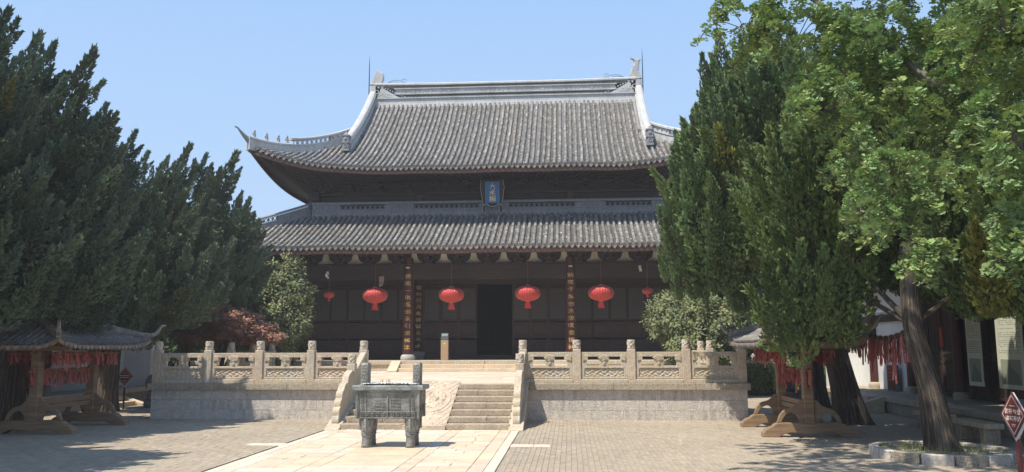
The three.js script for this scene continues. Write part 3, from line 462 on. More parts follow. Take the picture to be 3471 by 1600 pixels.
{
  // podium
  hp('podium', buv(T(cbox(27.2, .5, 19.6, .02), AX, 1.25, HZ)), granite);
  { const r = rng(5); for (let i = 0; i < 14; i++) hp('podium_edge', cbox(1.93, .17, .5, .014, r() * 4, r() * 4), granite, AX - 13.6 + (i + .5) * 1.943, PY - .075, HZ + 9.62); }
  const steps = hg('podium_steps');
  for (let i = 0; i < 2; i++) for (const s of [-1, 1]) mesh('step', cbox(3.7, .15, .36 * (2 - i), .012, i, s), slabMats[i], steps, AX + s * 1.853, TH + .075 + i * .15, -36.64 + .18 * (2 - i));
  for (const s of [-1, 1]) mesh('ramp_stone', extr(shape([[0, 0], [1.0, 0], [1.0, .05], [0, .47]]), .42, .01), slabMats[0], steps, AX + s * 3.94, TH, -36.62, 0, -Math.PI / 2, 0);
  // outer columns, stone bases, tie beams
  const colX = [-12.3, -9.4, -3.82, 3.82, 9.4, 12.3];
  for (const x of colX) { const c = hp('column', lathe([[.235, 0], [.235, 3.2], [.215, 4.6]], 20), redWood, AX + x, PY + .16, CZ); mesh('column_base', lathe([[.25, .30], [.31, .27], [.35, .18], [.34, .06], [.30, 0]], 20), stony([.42, .41, .40], { seed: 90, size: 1 }), c, 0, -.19, 0); }
  const inner = [-9.4, -3.82, 3.82, 9.4];
  for (const x of inner) { const c = hp('column', lathe([[.22, 0], [.22, 3.6], [.2, 8.4]], 18), redWood, AX + x, PY + .1, WZ); mesh('column_base', lathe([[.24, .42], [.36, .40], [.36, .30], [.29, .05], [.25, 0]], 18), stony([.30, .29, .28], { seed: 91, size: 1 }), c, 0, -.12, .02); }
  hp('tie_beam', buv(box(25.4, .68, .26, AX, 5.61, CZ, .02)), beamWood);
  hp('plate_beam', buv(box(25.8, .08, .42, AX, 5.99, CZ, .01)), darkWood);
  for (const x of colX) hp('cross_beam', buv(box(.24, .5, 2.6, AX + x, 5.7, (CZ + WZ) / 2, .015)), darkWood);
  // cream panels and bracket sets under the lower eave
  hp('cream_panel_strip', buv(box(25.4, .72, .06, AX, 6.38, CZ - .05, .004)), creamPanel);
  const bs = new THREE.Shape(); bs.moveTo(-.31, 0); bs.lineTo(.31, 0); bs.quadraticCurveTo(.32, .10, .42, .125); bs.quadraticCurveTo(.53, .16, .56, .36); bs.lineTo(.60, .52); bs.lineTo(-.60, .52); bs.lineTo(-.56, .36); bs.quadraticCurveTo(-.53, .16, -.42, .125); bs.quadraticCurveTo(-.32, .10, -.31, 0);
  const brG = buv(merge([extr(bs, .10, .012, 1, 5), box(.34, .15, .32, 0, .06, .12), box(.22, .10, .75, 0, .19, .3), box(.16, .11, .16, 0, .28, .62), box(.7, .10, .10, 0, .36, .62), box(.18, .10, 1.15, 0, .36, .45), box(.14, .10, .14, 0, .46, 1.0), box(.9, .12, .10, 0, .55, 1.0)]));
  const blkG = buv(merge([-1, 1].map((s) => box(.12, .075, .12, s * .14, .17, .12))).clone()), blkMat = woody([.16, .14, .125], 8);
  for (let x = -12.8; x <= 12.81; x += 1.42) { const b = hp('bracket_set', brG, darkWood, AX + x - .0, 6.03, CZ + .02); mesh('bearing_blocks', blkG, blkMat, b, 0, 0, 0); }
  // wall with door leaves: frame, lattice, panels
  const leafW = .92, leafH = 3.6; const lat = []; for (let i = 0; i <= 8; i++) lat.push(box(.014, 1.5, .02, -.36 + i * .09, 0, 0, .002)); for (let i = 0; i <= 17; i++) lat.push(box(.74, .014, .022, 0, -.75 + i * .088, 0, .002)); const latG = buv(merge(lat));
  const frG = buv(merge([box(.09, leafH, .07, -leafW / 2 + .045, 0, 0), box(.09, leafH, .07, leafW / 2 - .045, 0, 0), ...[-1.755, -1.0, -.82, -.12, .02, 1.62, 1.755].map((y) => box(leafW - .18, .085, .07, 0, y, 0))]));
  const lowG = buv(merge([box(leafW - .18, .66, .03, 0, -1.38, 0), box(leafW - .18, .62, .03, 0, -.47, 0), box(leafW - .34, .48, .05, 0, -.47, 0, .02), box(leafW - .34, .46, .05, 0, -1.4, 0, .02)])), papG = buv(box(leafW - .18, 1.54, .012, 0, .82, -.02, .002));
  const leaf = (x, turn = 0, dz = 0) => { const o = hg('door_leaf'); o.position.set(AX + x, PY + .1 + leafH / 2, WZ + .1 + dz); o.rotation.y = turn; mesh('frame', frG, doorWood, o); mesh('lattice', latG, doorWood, o, 0, .82, .012); mesh('lower_panel', lowG, doorWood, o); mesh('backing_paper', papG, paper, o); };
  const bay = (x0, x1, open) => { const n = Math.round((x1 - x0) / leafW), w = (x1 - x0) / n; for (let i = 0; i < n; i++) { const c = x0 + (i + .5) * w; if (open(i, n)) continue; leaf(c); } };
  bay(-3.6, 3.6, (i, n) => i === 3 || i === 4); bay(-9.2, -4.02, () => false); bay(4.02, 9.2, () => false);
  leaf(-.97, Math.PI / 2, -.55); leaf(.97, Math.PI / 2, -.55);
  hp('threshold', buv(box(18.6, .2, .16, AX, PY + .1, WZ + .05, .01)), doorWood);
  hp('lintel_beam', buv(box(19, .55, .22, AX, 5.5, WZ + .04, .015)), beamWood);
  hp('upper_wall', buv(box(19.0, 4.9, .16, AX, 8.2, WZ - .02, .01)), darkWood);
  for (const s of [-1, 1]) hp('side_wall', buv(box(.3, 9.2, 10.2, AX + s * 9.55, 6.0, HZ, .01)), sideWood);
  hp('back_wall', buv(box(19.0, 9.2, .3, AX, 6.0, HZ - 5.1, .01)), sideWood);
  hp('inner_ceiling', buv(box(19.0, .12, 10.1, AX, 8.6, HZ, .01)), sideWood);
  // lower roof: pan tiles, cover tiles, soffit, fascia
  const part = hg('lower_roof');
  const edgeL = (t) => [-(low.o.half - low.o.run * t), low.o.half - low.o.run * t];
  mesh('pan_tiles', panSheet(36, edgeL, low.f, 72), panMat, part).userData.kind = 'stuff';
  tileRoof(part, low, rowsOf(low.o.half - .3), (x) => Math.min(1, (low.o.half - Math.abs(x)) / low.o.run), low.f, { caps: true, single: 13.6, seed: 101 });
  for (const s of [-1, 1]) { const sf = (w, t) => low.g(s, w, t), D = low.o.halfD; mesh('pan_tiles', panSheet(30, (t) => [-(D - low.o.run * t), D - low.o.run * t], sf, 30), panMat, part).userData.kind = 'stuff'; tileRoof(part, low, rowsOf(D - .3), (x) => Math.min(1, (D - Math.abs(x)) / low.o.run), sf, { caps: false, seed: 103 + s }); }
  mesh('rear_slope', panSheet(8, edgeL, (x, t) => { const p = low.f(x, t); p.z = 2 * HZ - p.z; return p; }, 20), panMat, part);
  const eavePts = (S, dz, dy, n = 60) => { const a = []; for (let i = 0; i <= n; i++) { const x = lerp(-S.o.half, S.o.half, i / n), p = S.f(x, 0); a.push(V(p.x, p.y + dy, p.z + dz)); } return a; };
  const sidePts = (S, sg, dx, dy, n = 30) => { const a = []; for (let i = 0; i <= n; i++) { const p = S.g(sg, lerp(-S.o.halfD, S.o.halfD, i / n), 0); a.push(V(p.x + sg * dx, p.y + dy, p.z)); } return a; };
  const dressEave = (S, part, wallHalf, wallY, drop, n) => {
    mesh('fascia_board', sweep(eavePts(S, -.10, -.07), rect(.05, -.23, 0)), fasciaWood, part);
    for (const s of [-1, 1]) mesh('fascia_board', sweep(sidePts(S, s, -.10, -.07), rect(.05, -.23, 0)), fasciaWood, part);
    const F = [], wallD = Math.abs(WZ - HZ), N = 60; const E = eavePts(S, -.05, -.04, N); const wall = (i) => { const u = lerp(-1, 1, i / N), s = clamp((Math.abs(u) - .45) / .55); return [S.o.ax + u * wallHalf, wallY - drop * s * s, WZ + .06]; };
    for (let i = 0; i < N; i++) F.push([[E[i].x, E[i].y, E[i].z], [E[i + 1].x, E[i + 1].y, E[i + 1].z], wall(i + 1), wall(i)]);
    for (const s of [-1, 1]) { const P = sidePts(S, s, -.05, -.04, 30); for (let i = 0; i < 30; i++) { const wq = (k) => { const u = lerp(-1, 1, k / 30), q = clamp((Math.abs(u) - .45) / .55); return [S.o.ax + s * wallHalf, wallY - drop * q * q, HZ + u * (wallD - .06)]; }; F.push([[P[i].x, P[i].y, P[i].z], [P[i + 1].x, P[i + 1].y, P[i + 1].z], wq(i + 1), wq(i)]); } }
    mesh('soffit', buv(tris(F)), darkWood, part);
    const L = []; for (let i = 0; i <= n; i++) { const u = i / n * N, k = Math.min(N - 1, Math.floor(u)), a = E[k].clone().lerp(E[k + 1], u - k), w0 = wall(u); const b = V(w0[0], w0[1], w0[2]), l = a.distanceTo(b), g = new THREE.BoxGeometry(.09, .09, l - .2); g.applyQuaternion(basis(b.clone().sub(a), V(0, 1, 0))); const c = a.add(b).multiplyScalar(.5); g.translate(c.x, c.y - .03, c.z); L.push(g); }
    const rf = mesh('rafters', buv(merge(L)), beamWood, part); rf.userData.kind = 'stuff'; };
  dressEave(low, part, 9.5, 7.5, .3, 104);
  // upper roof
  const part2 = hg('upper_roof'), GH = 7.75; // half width between the gable ridges
  const U = up.o, edgeU = (t) => { const m = Math.max(GH, U.half - U.run * t); return [-m, m]; };
  mesh('pan_tiles', panSheet(66, edgeU, up.f, 72), panMat, part2).userData.kind = 'stuff';
  tileRoof(part2, up, rowsOf(U.half - .3), (x) => Math.abs(x) > GH - .15 ? Math.min(1, (U.half - Math.abs(x)) / U.run) : 1, up.f, { caps: true, seed: 107 });
  for (const s of [-1, 1]) { const sf = (w, t) => up.g(s, w, t), tm = (U.half - GH + .35) / U.run, D = U.halfD; mesh('pan_tiles', panSheet(34, (t) => [-(D - U.run * t * tm), D - U.run * t * tm], (w, t) => sf(w, t * tm), 30), panMat, part2).userData.kind = 'stuff'; tileRoof(part2, up, rowsOf(D - .3), (x) => Math.min(tm, (D - Math.abs(x)) / U.run), sf, { caps: false, seed: 109 + s });
    const tri = [], n = 14; for (let i = 0; i <= n; i++) { const t = lerp(tm * .8, 1, i / n), p = up.f(0, t); tri.push([p.z - HZ, p.y + .05]); } const sh = shape([...tri, ...tri.slice().reverse().map(([a, b]) => [-a, b])]); mesh('gable_wall', buv(extr(sh, .2, .01)), plasterGrey, part2, UX + s * (GH - .28), 0, HZ, 0, -Math.PI / 2, 0); }
  mesh('rear_slope', panSheet(12, edgeU, (x, t) => { const p = up.f(x, t); p.z = 2 * HZ - p.z; return p; }, 20), panMat, part2);
  dressEave(up, part2, 9.4, 10.55, .75, 90);
  const ub = buv(merge([box(.3, .14, .3, 0, 0, .1), box(.9, .10, .10, 0, .12, .1), box(.2, .1, .8, 0, .12, .35), box(.8, .1, .1, 0, .26, .55), box(.16, .1, .16, 0, .2, .55), box(.2, .1, 1.1, 0, .28, .5)]));
  for (let x = -9; x <= 9.1; x += 1.5) hp('bracket_set', ub, darkWood, UX + x, 10.05, WZ + .08);
  hp('upper_plate', buv(box(19.1, .12, .3, UX, 9.9, WZ + .1, .01)), beamWood);
  for (const s of [-1, 1]) { hp('corner_block', buv(merge([box(.5, .14, .5, 0, 0, 0), box(.42, .14, .42, 0, .16, 0), box(.5, .12, .5, 0, .3, 0)])), darkWood, UX + s * 9.35, 9.66, WZ + .22); const a = up.f(s * (U.half - .1), 0); const b = V(UX + s * 9.3, 9.75, WZ); hp('corner_beam', buv(tube([b, b.clone().lerp(a, .5).add(V(0, -.06, 0)), a.clone().add(V(-s * .1, -.2, -.1))], [.16, .15, .12], 6)), darkWood); }
  // ridge at the head of the lower roof
  const bz = WZ + .25, by = 8.78, B = hg('lower_ridge'), e = 9.35;
  const bp = (x0, x1) => [V(AX + x0, by, bz), V(AX + x1, by, bz)];
  mesh('ridge_base', sweep(bp(-e, e), rect(.34, -.25, .12)), plasterGrey, B); mesh('ridge_moulding', sweep(bp(-e, e), rect(.42, .12, .18)), plasterGrey, B); mesh('ridge_moulding', sweep(bp(-e, e), rect(.30, .18, .24)), plasterGrey, B); mesh('ridge_moulding', sweep(bp(-e, e), rect(.40, .24, .30)), plasterGrey, B);
  mesh('ridge_coping', sweep(bp(-e, e), roundTop(.42, .56, .72)), plasterGrey, B);
  mesh('ridge_backing', sweep(bp(-e, e).map((p) => p.clone().add(V(0, 0, -.12))), rect(.04, .3, .56)), iron, B);
  const segs = [[-9.35, -7.9, 's'], [-7.9, -5.6, 'o'], [-5.6, -4.1, 's'], [-4.1, -.75, 'o'], [-.75, .75, 's'], [.75, 4.1, 'o'], [4.1, 5.6, 's'], [5.6, 7.9, 'o'], [7.9, 9.35, 's']];
  const knob = new THREE.SphereGeometry(.05, 8, 6), flower = merge([[0, 0, .09], [.13, .02, .06], [-.13, .01, .06], [.26, -.02, .05], [-.27, 0, .05], [.4, .02, .04], [-.4, .0, .04]].map(([x, y, s]) => T(new THREE.TorusGeometry(s, .025, 5, 9), x, y, 0)));
  for (const [a, b, k] of segs) if (k === 'o') mesh('openwork', buv(openwork(bp(a, b), .3, .56, .25)), plasterGrey, B); else { mesh('relief_panel', buv(box(b - a, .26, .2, AX + (a + b) / 2, by + .43, bz, .006)), plasterGrey, B); if (Math.abs(a) > 7 || Math.abs(b) > 9) for (let i = 0; i < 4; i++) mesh('knob', knob, plasterGrey, B, AX + lerp(a, b, .15 + i * .23), by + .43, bz + .1); else if (Math.abs(a) > .8 || Math.abs(b) > .8) mesh('flower_relief', buv(flower.clone()), plasterGrey, B, AX + (a + b) / 2, by + .43, bz + .1); }
  // hip ridges of the lower roof
  const hip = (S, s, t0, t1, n = 24) => { const a = []; for (let i = 0; i <= n; i++) { const t = lerp(t0, t1, i / n); a.push(S.f(s * (S.o.half - S.o.run * t), t)); } return a; };
  const sub = (p, a, b) => p.slice(Math.round(a * (p.length - 1)), Math.round(b * (p.length - 1)) + 1);
  const horn = (dst, p, q, lift, m) => { const d = p.clone().sub(q); d.y = 0; d.normalize(); const pts = []; for (let i = 0; i <= 8; i++) { const u = i / 8; pts.push(p.clone().addScaledVector(d, u * .72 - .15).add(V(0, .22 + lift * (u ** 1.25), 0))); } mesh('ridge_horn', buv(tube(pts, (u) => lerp(.2, .035, u ** .7), 7)), m, dst); mesh('horn_tip', buv(tube([pts[8], pts[8].clone().addScaledVector(d, .10).add(V(0, .0, 0))], [.035, .05], 6)), m, dst); };
  for (const s of [-1, 1]) { const R = hg('hip_ridge'), p = hip(low, s, 1, .05); mesh('ridge_base', sweep(p, rect(.36, -.1, .26)), plasterGrey, R); mesh('ridge_moulding', sweep(p, rect(.44, .26, .31)), plasterGrey, R); const a = sub(p, 0, .28), b = sub(p, .28, .7), c = sub(p, .7, 1);
    mesh('ridge_panel', sweep(a, rect(.2, .31, .52)), plasterGrey, R); mesh('openwork', buv(openwork(b, .31, .54, .25)), plasterGrey, R); mesh('ridge_coping', sweep(sub(p, 0, .7), roundTop(.36, .54, .68)), plasterGrey, R); mesh('ridge_coping', sweep(c, roundTop(.34, .31, .42)), plasterGrey, R);
    for (let i = 0; i < 5; i++) { const q = p[Math.round((.04 + i * .05) * 24)]; mesh('knob', knob, plasterGrey, R, q.x + s * .0, q.y + .42, q.z + .1); } horn(R, p[24], p[20], .7, plasterGrey); }
  // main ridge
  const MR = hg('main_ridge'), my = 16.18, me = 7.6, mp = (x0, x1) => [V(UX + x0, my, HZ), V(UX + x1, my, HZ)];
  mesh('ridge_base', sweep(mp(-me, me), [[-.32, -.25], [.32, -.25], [.26, .05], [.25, .32], [-.25, .32], [-.26, .05]]), plaster, MR); mesh('ridge_moulding', sweep(mp(-me, me), rect(.64, .32, .38)), plaster, MR);
  mesh('ridge_core', sweep(mp(-me, me), rect(.05, .38, 1.12)), iron, MR);
  const bead = (y0, y1, x0, x1) => { const L = [], n = Math.round((x1 - x0) / .2); for (let i = 0; i < n; i++) for (const q of [1, -1]) { const x = lerp(x0, x1, (i + .5) / n), c = (y0 + y1) / 2; L.push(T(new THREE.SphereGeometry(.036, 6, 5).scale(1.3, 1, .8), UX + x, my + c - .03, HZ + q * .15), T(new THREE.BoxGeometry(.02, y1 - y0, .03), UX + x + .1, my + c, HZ + q * .12, 0, 0, .5)); } mesh('openwork', buv(merge(L)), plaster, MR).userData.kind = 'stuff'; };
  bead(.40, .58, -me + 1.3, me - 1.3); bead(.97, 1.13, -me + .5, me - .5);
  for (const y of [.60, .92]) mesh('ridge_moulding', sweep(mp(-me + 1.1, me - 1.1), rect(.46, y, y + .045)), plaster, MR);
  mesh('relief_band', buv(box(2 * me - 2.4, .28, .3, UX, my + .78, HZ, .01)), plaster, MR);
  { const r = rng(77), L = []; for (let x = -me + 1.5; x < me - 1.5; x += .26) { const k = Math.floor(r() * 3); L.push(k ? T(new THREE.TorusGeometry(rr(.05, .09, r), .03, 5, 8), UX + x, my + .78 + rr(-.04, .04, r), HZ + .15) : T(new THREE.SphereGeometry(rr(.04, .08, r), 7, 5).scale(1.6, 1, .6), UX + x, my + .78 + rr(-.05, .05, r), HZ + .15)); } const m = mesh('flower_relief', buv(merge(L)), plaster, MR); m.userData.kind = 'stuff'; }
  mesh('ridge_coping', sweep([V(UX - me, my + .06, HZ), V(UX - me * .5, my, HZ), V(UX + me * .5, my, HZ), V(UX + me, my + .06, HZ)], roundTop(.5, 1.13, 1.3)), plaster, MR);
  for (const s of [-1, 1]) { mesh('end_panel', extr(shape([[0, .38], [s * -1.5, .38], [s * -.25, 1.12], [0, 1.12]]), .42, .012), plaster, MR, UX + s * me, my, HZ); const L = []; for (let i = 0; i < 9; i++) { const t = i / 8; L.push(T(new THREE.TorusGeometry(.07 + .03 * Math.sin(i * 2.3), .028, 5, 9), -s * (.2 + .75 * t), .5 + .24 * (1 - t) * Math.abs(Math.sin(i * 1.9)), .2)); } mesh('scroll_relief', buv(merge(L)), plaster, MR, UX + s * me, my, HZ);
    const dg = []; for (let i = 0; i < 10; i++) { const t = i / 9; dg.push(T(new THREE.SphereGeometry(.05, 6, 5), -s * lerp(.45, 1.75, t), lerp(1.06, .46, t), .16)); } mesh('bead_row', buv(merge(dg)), plaster, MR, UX + s * me, my, HZ); }
  // gable ridges (running down the front slope) and their end posts
  for (const s of [-1, 1]) { const R = hg('gable_ridge'), p = []; for (let i = 0; i <= 30; i++) { const t = lerp(1, .30, i / 30), q = up.f(s * GH, t); p.push(V(q.x, q.y, q.z)); }
    mesh('ridge_base', sweep(p, rect(.40, -.15, .40)), plaster, R); mesh('ridge_moulding', sweep(p, rect(.48, .40, .46)), plaster, R); mesh('ridge_panel', sweep(p, rect(.30, .46, .72)), plaster, R); mesh('ridge_moulding', sweep(p, rect(.44, .72, .77)), plaster, R); mesh('ridge_coping', sweep(p, roundTop(.36, .77, .95)), plaster, R);
    const q = p[30]; mesh('end_post', buv(merge([box(.5, .12, .4, 0, .12, 0), box(.42, .34, .34, 0, .35, 0, .02), box(.52, .07, .42, 0, .55, 0), box(.44, .34, .36, 0, .75, 0, .02), box(.54, .07, .44, 0, .95, 0), T(new THREE.ConeGeometry(.26, .24, 4), 0, 1.09, 0, 0, .785, 0), T(new THREE.SphereGeometry(.12, 8, 6).scale(1, 1, .5), 0, .75, .18), T(new THREE.TorusGeometry(.1, .03, 5, 10), 0, .36, .18)])), plasterGrey, R, q.x, q.y, q.z + .2).scale.set(.74, .92, .9);
    // hip ridges of the upper roof
    const C = hg('hip_ridge'), th = (U.half - GH) / U.run, h = hip(up, s, th, .0, 40); mesh('ridge_base', sweep(h, rect(.42, -.2, .34)), plaster, C); mesh('ridge_moulding', sweep(h, rect(.5, .34, .40)), plaster, C);
    const a = sub(h, 0, .28), b = sub(h, .28, .62), c = sub(h, .62, 1); mesh('ridge_panel', sweep(a, rect(.24, .40, .66)), plaster, C); mesh('openwork', buv(openwork(b, .40, .66, .27)), plaster, C); mesh('ridge_moulding', sweep(sub(h, 0, .64), rect(.4, .66, .70)), plaster, C); mesh('ridge_coping', sweep(sub(h, 0, .64), roundTop(.34, .70, .82)), plaster, C); mesh('ridge_coping', sweep(c, roundTop(.36, .40, .50)), plaster, C);
    for (let i = 0; i < 5; i++) { const k = h[2 + i * 2]; mesh('knob', new THREE.SphereGeometry(.055, 8, 6), plasterGrey, C, k.x - s * .08, k.y + .53, k.z + .1); }
    for (const u of [.68, .76, .86, .95]) { const k = h[Math.round(u * 40)], fig = merge([lathe([[.10, 0], [.09, .05], [.055, .10], [.075, .2], [.05, .27], [.025, .29]], 8), T(new THREE.SphereGeometry(.055, 8, 6), 0, .34, 0), T(new THREE.ConeGeometry(.05, .08, 6), 0, .41, 0), T(new THREE.CapsuleGeometry(.022, .12, 2, 5), .06, .22, .04, .5, 0, .6), T(new THREE.CapsuleGeometry(.022, .12, 2, 5), -.06, .2, .05, .7, 0, -.5)]); mesh('ridge_figure', buv(fig), plasterGrey, C, k.x, k.y + .48, k.z, 0, s * .6, 0); }
    horn(C, h[40], h[36], .62, plasterGrey); }
}
// dragon-fish finials on the main ridge, their wires and lightning rods
function finial(s, label) {
  const o = thing('ridge_finial', label, 'finial', [UX + s * 7.62, 16.2, HZ], 0, 'dragon-fish finials on the ridge'); const m = plaster, k = s; // head swallows the ridge, tail stands up
  const head = merge([extr(shape([[k * .28, -.1], [k * .3, 1.15], [k * .05, 1.2], [k * -.35, 1.12], [k * -.62, 1.2], [k * -.5, 1.02], [k * -.35, .88], [k * -.42, .72], [k * -.28, .66], [k * -.2, -.1]]), .42, .05, 2), T(new THREE.SphereGeometry(.07, 8, 6), k * -.22, 1.0, .2), T(new THREE.SphereGeometry(.07, 8, 6), k * -.22, 1.0, -.2), T(new THREE.TorusGeometry(.11, .035, 5, 9), k * -.12, .75, .2)]);
  mesh('head', buv(head), m, o); const fins = []; for (let i = 0; i < 5; i++) fins.push(T(new THREE.ConeGeometry(.04, .46, 6), k * .14, .62 + i * .12, .17, .12, 0, k * (-1.35 + i * .06 - .12)));
  mesh('whisker_fins', buv(merge(fins)), m, o); mesh('collar', buv(T(cbox(.62, .09, .46, .03), k * .02, 1.22, 0, 0, 0, k * .08)), m, o);
  if (s > 0) { const body = [[.26, 1.2], [.27, 1.42], [.14, 1.75], [.16, 2.0], [.22, 2.25], [.3, 2.36], [.16, 2.42], [.05, 2.4], [-.12, 2.5], [-.3, 2.46], [-.16, 2.36], [-.06, 2.25], [-.12, 2.05], [-.26, 1.8], [-.36, 1.5], [-.3, 1.2]]; mesh('tail', buv(extr(shape(body), .26, .07, 3)), m, o);
    const sc = []; const r = rng(9); for (let i = 0; i < 46; i++) sc.push(T(new THREE.SphereGeometry(.035, 5, 4), rr(-.22, .12, r) + (.0), rr(1.25, 2.0, r), .11)); mesh('scales', buv(merge(sc)), m, o).userData.kind = 'stuff'; const sp = []; for (let i = 0; i < 4; i++) { sp.push(T(new THREE.ConeGeometry(.035, .12, 5), .2, 1.8 + i * .12, 0, 0, 0, -1.4)); sp.push(T(new THREE.ConeGeometry(.03, .1, 5), -.33 + i * .03, 1.45 + i * .1, 0, 0, 0, 1.4)); } mesh('spines', buv(merge(sp)), m, o); }
  else { const body = [[-.33, 1.2], [-.16, 1.62], [-.05, 1.95], [-.02, 2.12], [.1, 2.16], [.24, 2.05], [.42, 1.92], [.48, 1.7], [.42, 1.45], [.32, 1.2]]; mesh('tail', buv(extr(shape(body), .24, .06, 3)), m, o); const sp = []; for (let i = 0; i < 7; i++) sp.push(T(new THREE.ConeGeometry(.035, .2, 5), .48 - Math.abs(i - 4) * .015, 1.32 + i * .09, 0, 0, 0, -1.25)); mesh('spines', buv(merge(sp)), m, o); }
  for (const q of [0, 1]) { const pts = [[.45, 1.18], [.8, 1.42 - q * .08], [1.2, 1.52 - q * .14], [1.5, 1.46 - q * .17], [1.65, 1.58 - q * .2], [1.85, 1.5 - q * .2]].map(([x, y]) => V(-k * x, y, q * .1)); mesh('feeler_wire', buv(tube(curve(pts, 24), .012, 5)), iron, o); }
  const l = thing('lightning_rod', s < 0 ? 'thin lightning rod beside the blade-tailed ridge finial' : 'thin lightning rod beside the fork-tailed ridge finial', 'lightning rod', [UX + s * 8.0, 15.6, HZ + .1], 0, 'lightning rods at the ridge ends');
  mesh('rod', tube([V(0, 0, 0), V(0, 2.2, 0), V(0, 3.0, 0), V(0, 3.6, 0)], [.03, .028, .022, .006], 6), iron, l); mesh('down_conductor', tube([V(0, 0, 0), V(s * .16, -.02, 0), V(s * .17, -.5, 0), V(s * .19, -2.2, 0)], .02, 5), iron, l);
}
finial(-1, 'pale dragon-fish ridge finial with a broad spiny blade for a tail'); finial(1, 'pale dragon-fish ridge finial with a scaly forked tail held high');
for (const o of hallKids) o.position.sub(hall.position);

// ---------------------------------------------------------------- name plaque
{
  const o = thing('name_plaque', 'blue name plaque with three gold characters hanging under the upper eave', 'plaque', [AX - .02, 8.78, -40.72]); const tilt = .2;
  const P = new THREE.Group(); P.name = 'plaque_board'; P.rotation.x = tilt; o.add(P);
  const t = canvasTex(256, 384, (c, w, h) => { c.fillStyle = '#427daf'; c.fillRect(0, 0, w, h); c.fillStyle = '#376fa3'; c.fillRect(14, 14, w - 28, h - 28); for (let i = 0; i < 500; i++) { c.fillStyle = i % 2 ? 'rgba(30,60,90,.10)' : 'rgba(190,215,235,.09)'; c.fillRect(rr(0, w), rr(0, h), rr(2, 24), rr(1, 4)); } c.strokeStyle = c.fillStyle = '#f2cf95'; ['大', '成', '殿'].forEach((q, i) => write(c, q, 76, 22 + i * 116, 106, 10)); });
  mesh('blue_board', T(new THREE.BoxGeometry(.72, 1.06, .05), 0, 1.02, .03), [plain(.03, .03, .035), plain(.03, .03, .035), plain(.03, .03, .035), plain(.03, .03, .035), new THREE.MeshStandardMaterial({ map: t, roughness: .55 }), plain(.03, .03, .035)], P);
  mesh('backing', buv(extr(shape([[-.5, .34], [-.3, .42], [-.2, .36], [0, .30], [.2, .36], [.3, .42], [.5, .34], [.5, 1.66], [-.5, 1.66]]), .06, .01)), darkWood, P, 0, 0, -.03);
  const wing = (s) => [[.42, 1.66], [.46, 1.5], [.58, 1.64], [.55, 1.5], [.6, 1.3], [.57, 1.1], [.54, .85], [.5, .6], [.47, .4], [.5, .2], [.44, -.02], [.40, -.06], [.36, .06], [.34, .3], [.40, .45], [.38, .8], [.40, 1.2]].map(([x, y]) => [s * x, y]);
  for (const s of [-1, 1]) { mesh('side_wing', buv(extr(shape(wing(s)), .05, .008)), darkWood, P, 0, 0, .06); const ed = [[.58, 1.64], [.55, 1.5], [.6, 1.3], [.57, 1.1], [.54, .85], [.5, .6], [.47, .4], [.5, .2], [.44, -.02], [.40, -.06], [.36, .06], [.34, .3]].map(([x, y]) => V(s * x, y, .09)); mesh('edge_trim', buv(tube(curve(ed, 40), .014, 5)), plain(.45, .43, .38, .5), P); }
  mesh('edge_trim', buv(tube(curve([[-.48, .36], [-.3, .44], [-.2, .36], [0, .31], [.2, .36], [.3, .44], [.48, .36]].map(([x, y]) => V(x, y, .09)), 30), .02, 5)), plain(.5, .48, .44, .5), P);
}
// ---------------------------------------------------------------- couplet boards on the columns
function couplet(text, label, x, z, R, y0, y1, ch0, rose) {
  const h = y1 - y0, o = thing('couplet_board', label, 'couplet board', [x, y0, z], 0, 'gold lettered couplet boards on the columns'), n = text.length;
  const t = canvasTex(192, 2048, (c, w, hh) => { c.fillStyle = rose; c.fillRect(0, 0, w, hh); for (let i = 0; i < 900; i++) { c.fillStyle = i % 2 ? 'rgba(0,0,0,.12)' : 'rgba(150,90,70,.07)'; c.fillRect(rr(0, w), rr(0, hh), rr(1, 3), rr(20, 120)); } const step = (hh - ch0 * 2) / n; c.strokeStyle = c.fillStyle = '#cda869'; [...text].forEach((q, i) => write(c, q, w / 2 - 56, ch0 + i * step + (step - 112) / 2, 112, 8.5)); });
  const g = new THREE.CylinderGeometry(R, R, h, 18, 1, true, -1.05, 2.1); mesh('lettered_face', T(g, 0, h / 2, 0), new THREE.MeshStandardMaterial({ map: t, roughness: .5 }), o);
  const e = []; for (const s of [-1, 1]) e.push(T(new THREE.BoxGeometry(.03, h, .03), Math.sin(1.05 * s) * (R - .005), h / 2, Math.cos(1.05) * (R - .005))); e.push(T(new THREE.TorusGeometry(R - .004, .014, 5, 14, 2.1), 0, h, 0, Math.PI / 2, 0, Math.PI / 2 - 1.05), T(new THREE.TorusGeometry(R - .004, .014, 5, 14, 2.1), 0, 0, 0, Math.PI / 2, 0, Math.PI / 2 - 1.05)); mesh('edge_moulding', buv(merge(e)), redWood, o);
  if (rose[1] === '4' ) mesh('hook', buv(T(cbox(.2, .06, .05, .02), 0, h + .07, R)), whitePaint, o);
}
couplet('儒風一脈瀛洲承引潤樟樂', 'gold lettered couplet board on the front column left of the door', AX - 3.82, CZ, .262, 1.75, 5.75, 90, '#46221c');
scene.children[scene.children.length - 1].userData.label = 'tall gold lettered couplet board on the front column nearest the ticket post';
couplet('時雨千年泗水源遠垂德範', 'tall gold lettered couplet board on the front column beyond the open doorway', AX + 3.82, CZ, .262, 1.75, 5.75, 90, '#46221c');
couplet('聖如日月集群賢之大成', 'shorter gold lettered couplet board on the column set back against the doors', AX - 3.82, WZ, .25, 1.9, 5.35, 60, '#33201a');

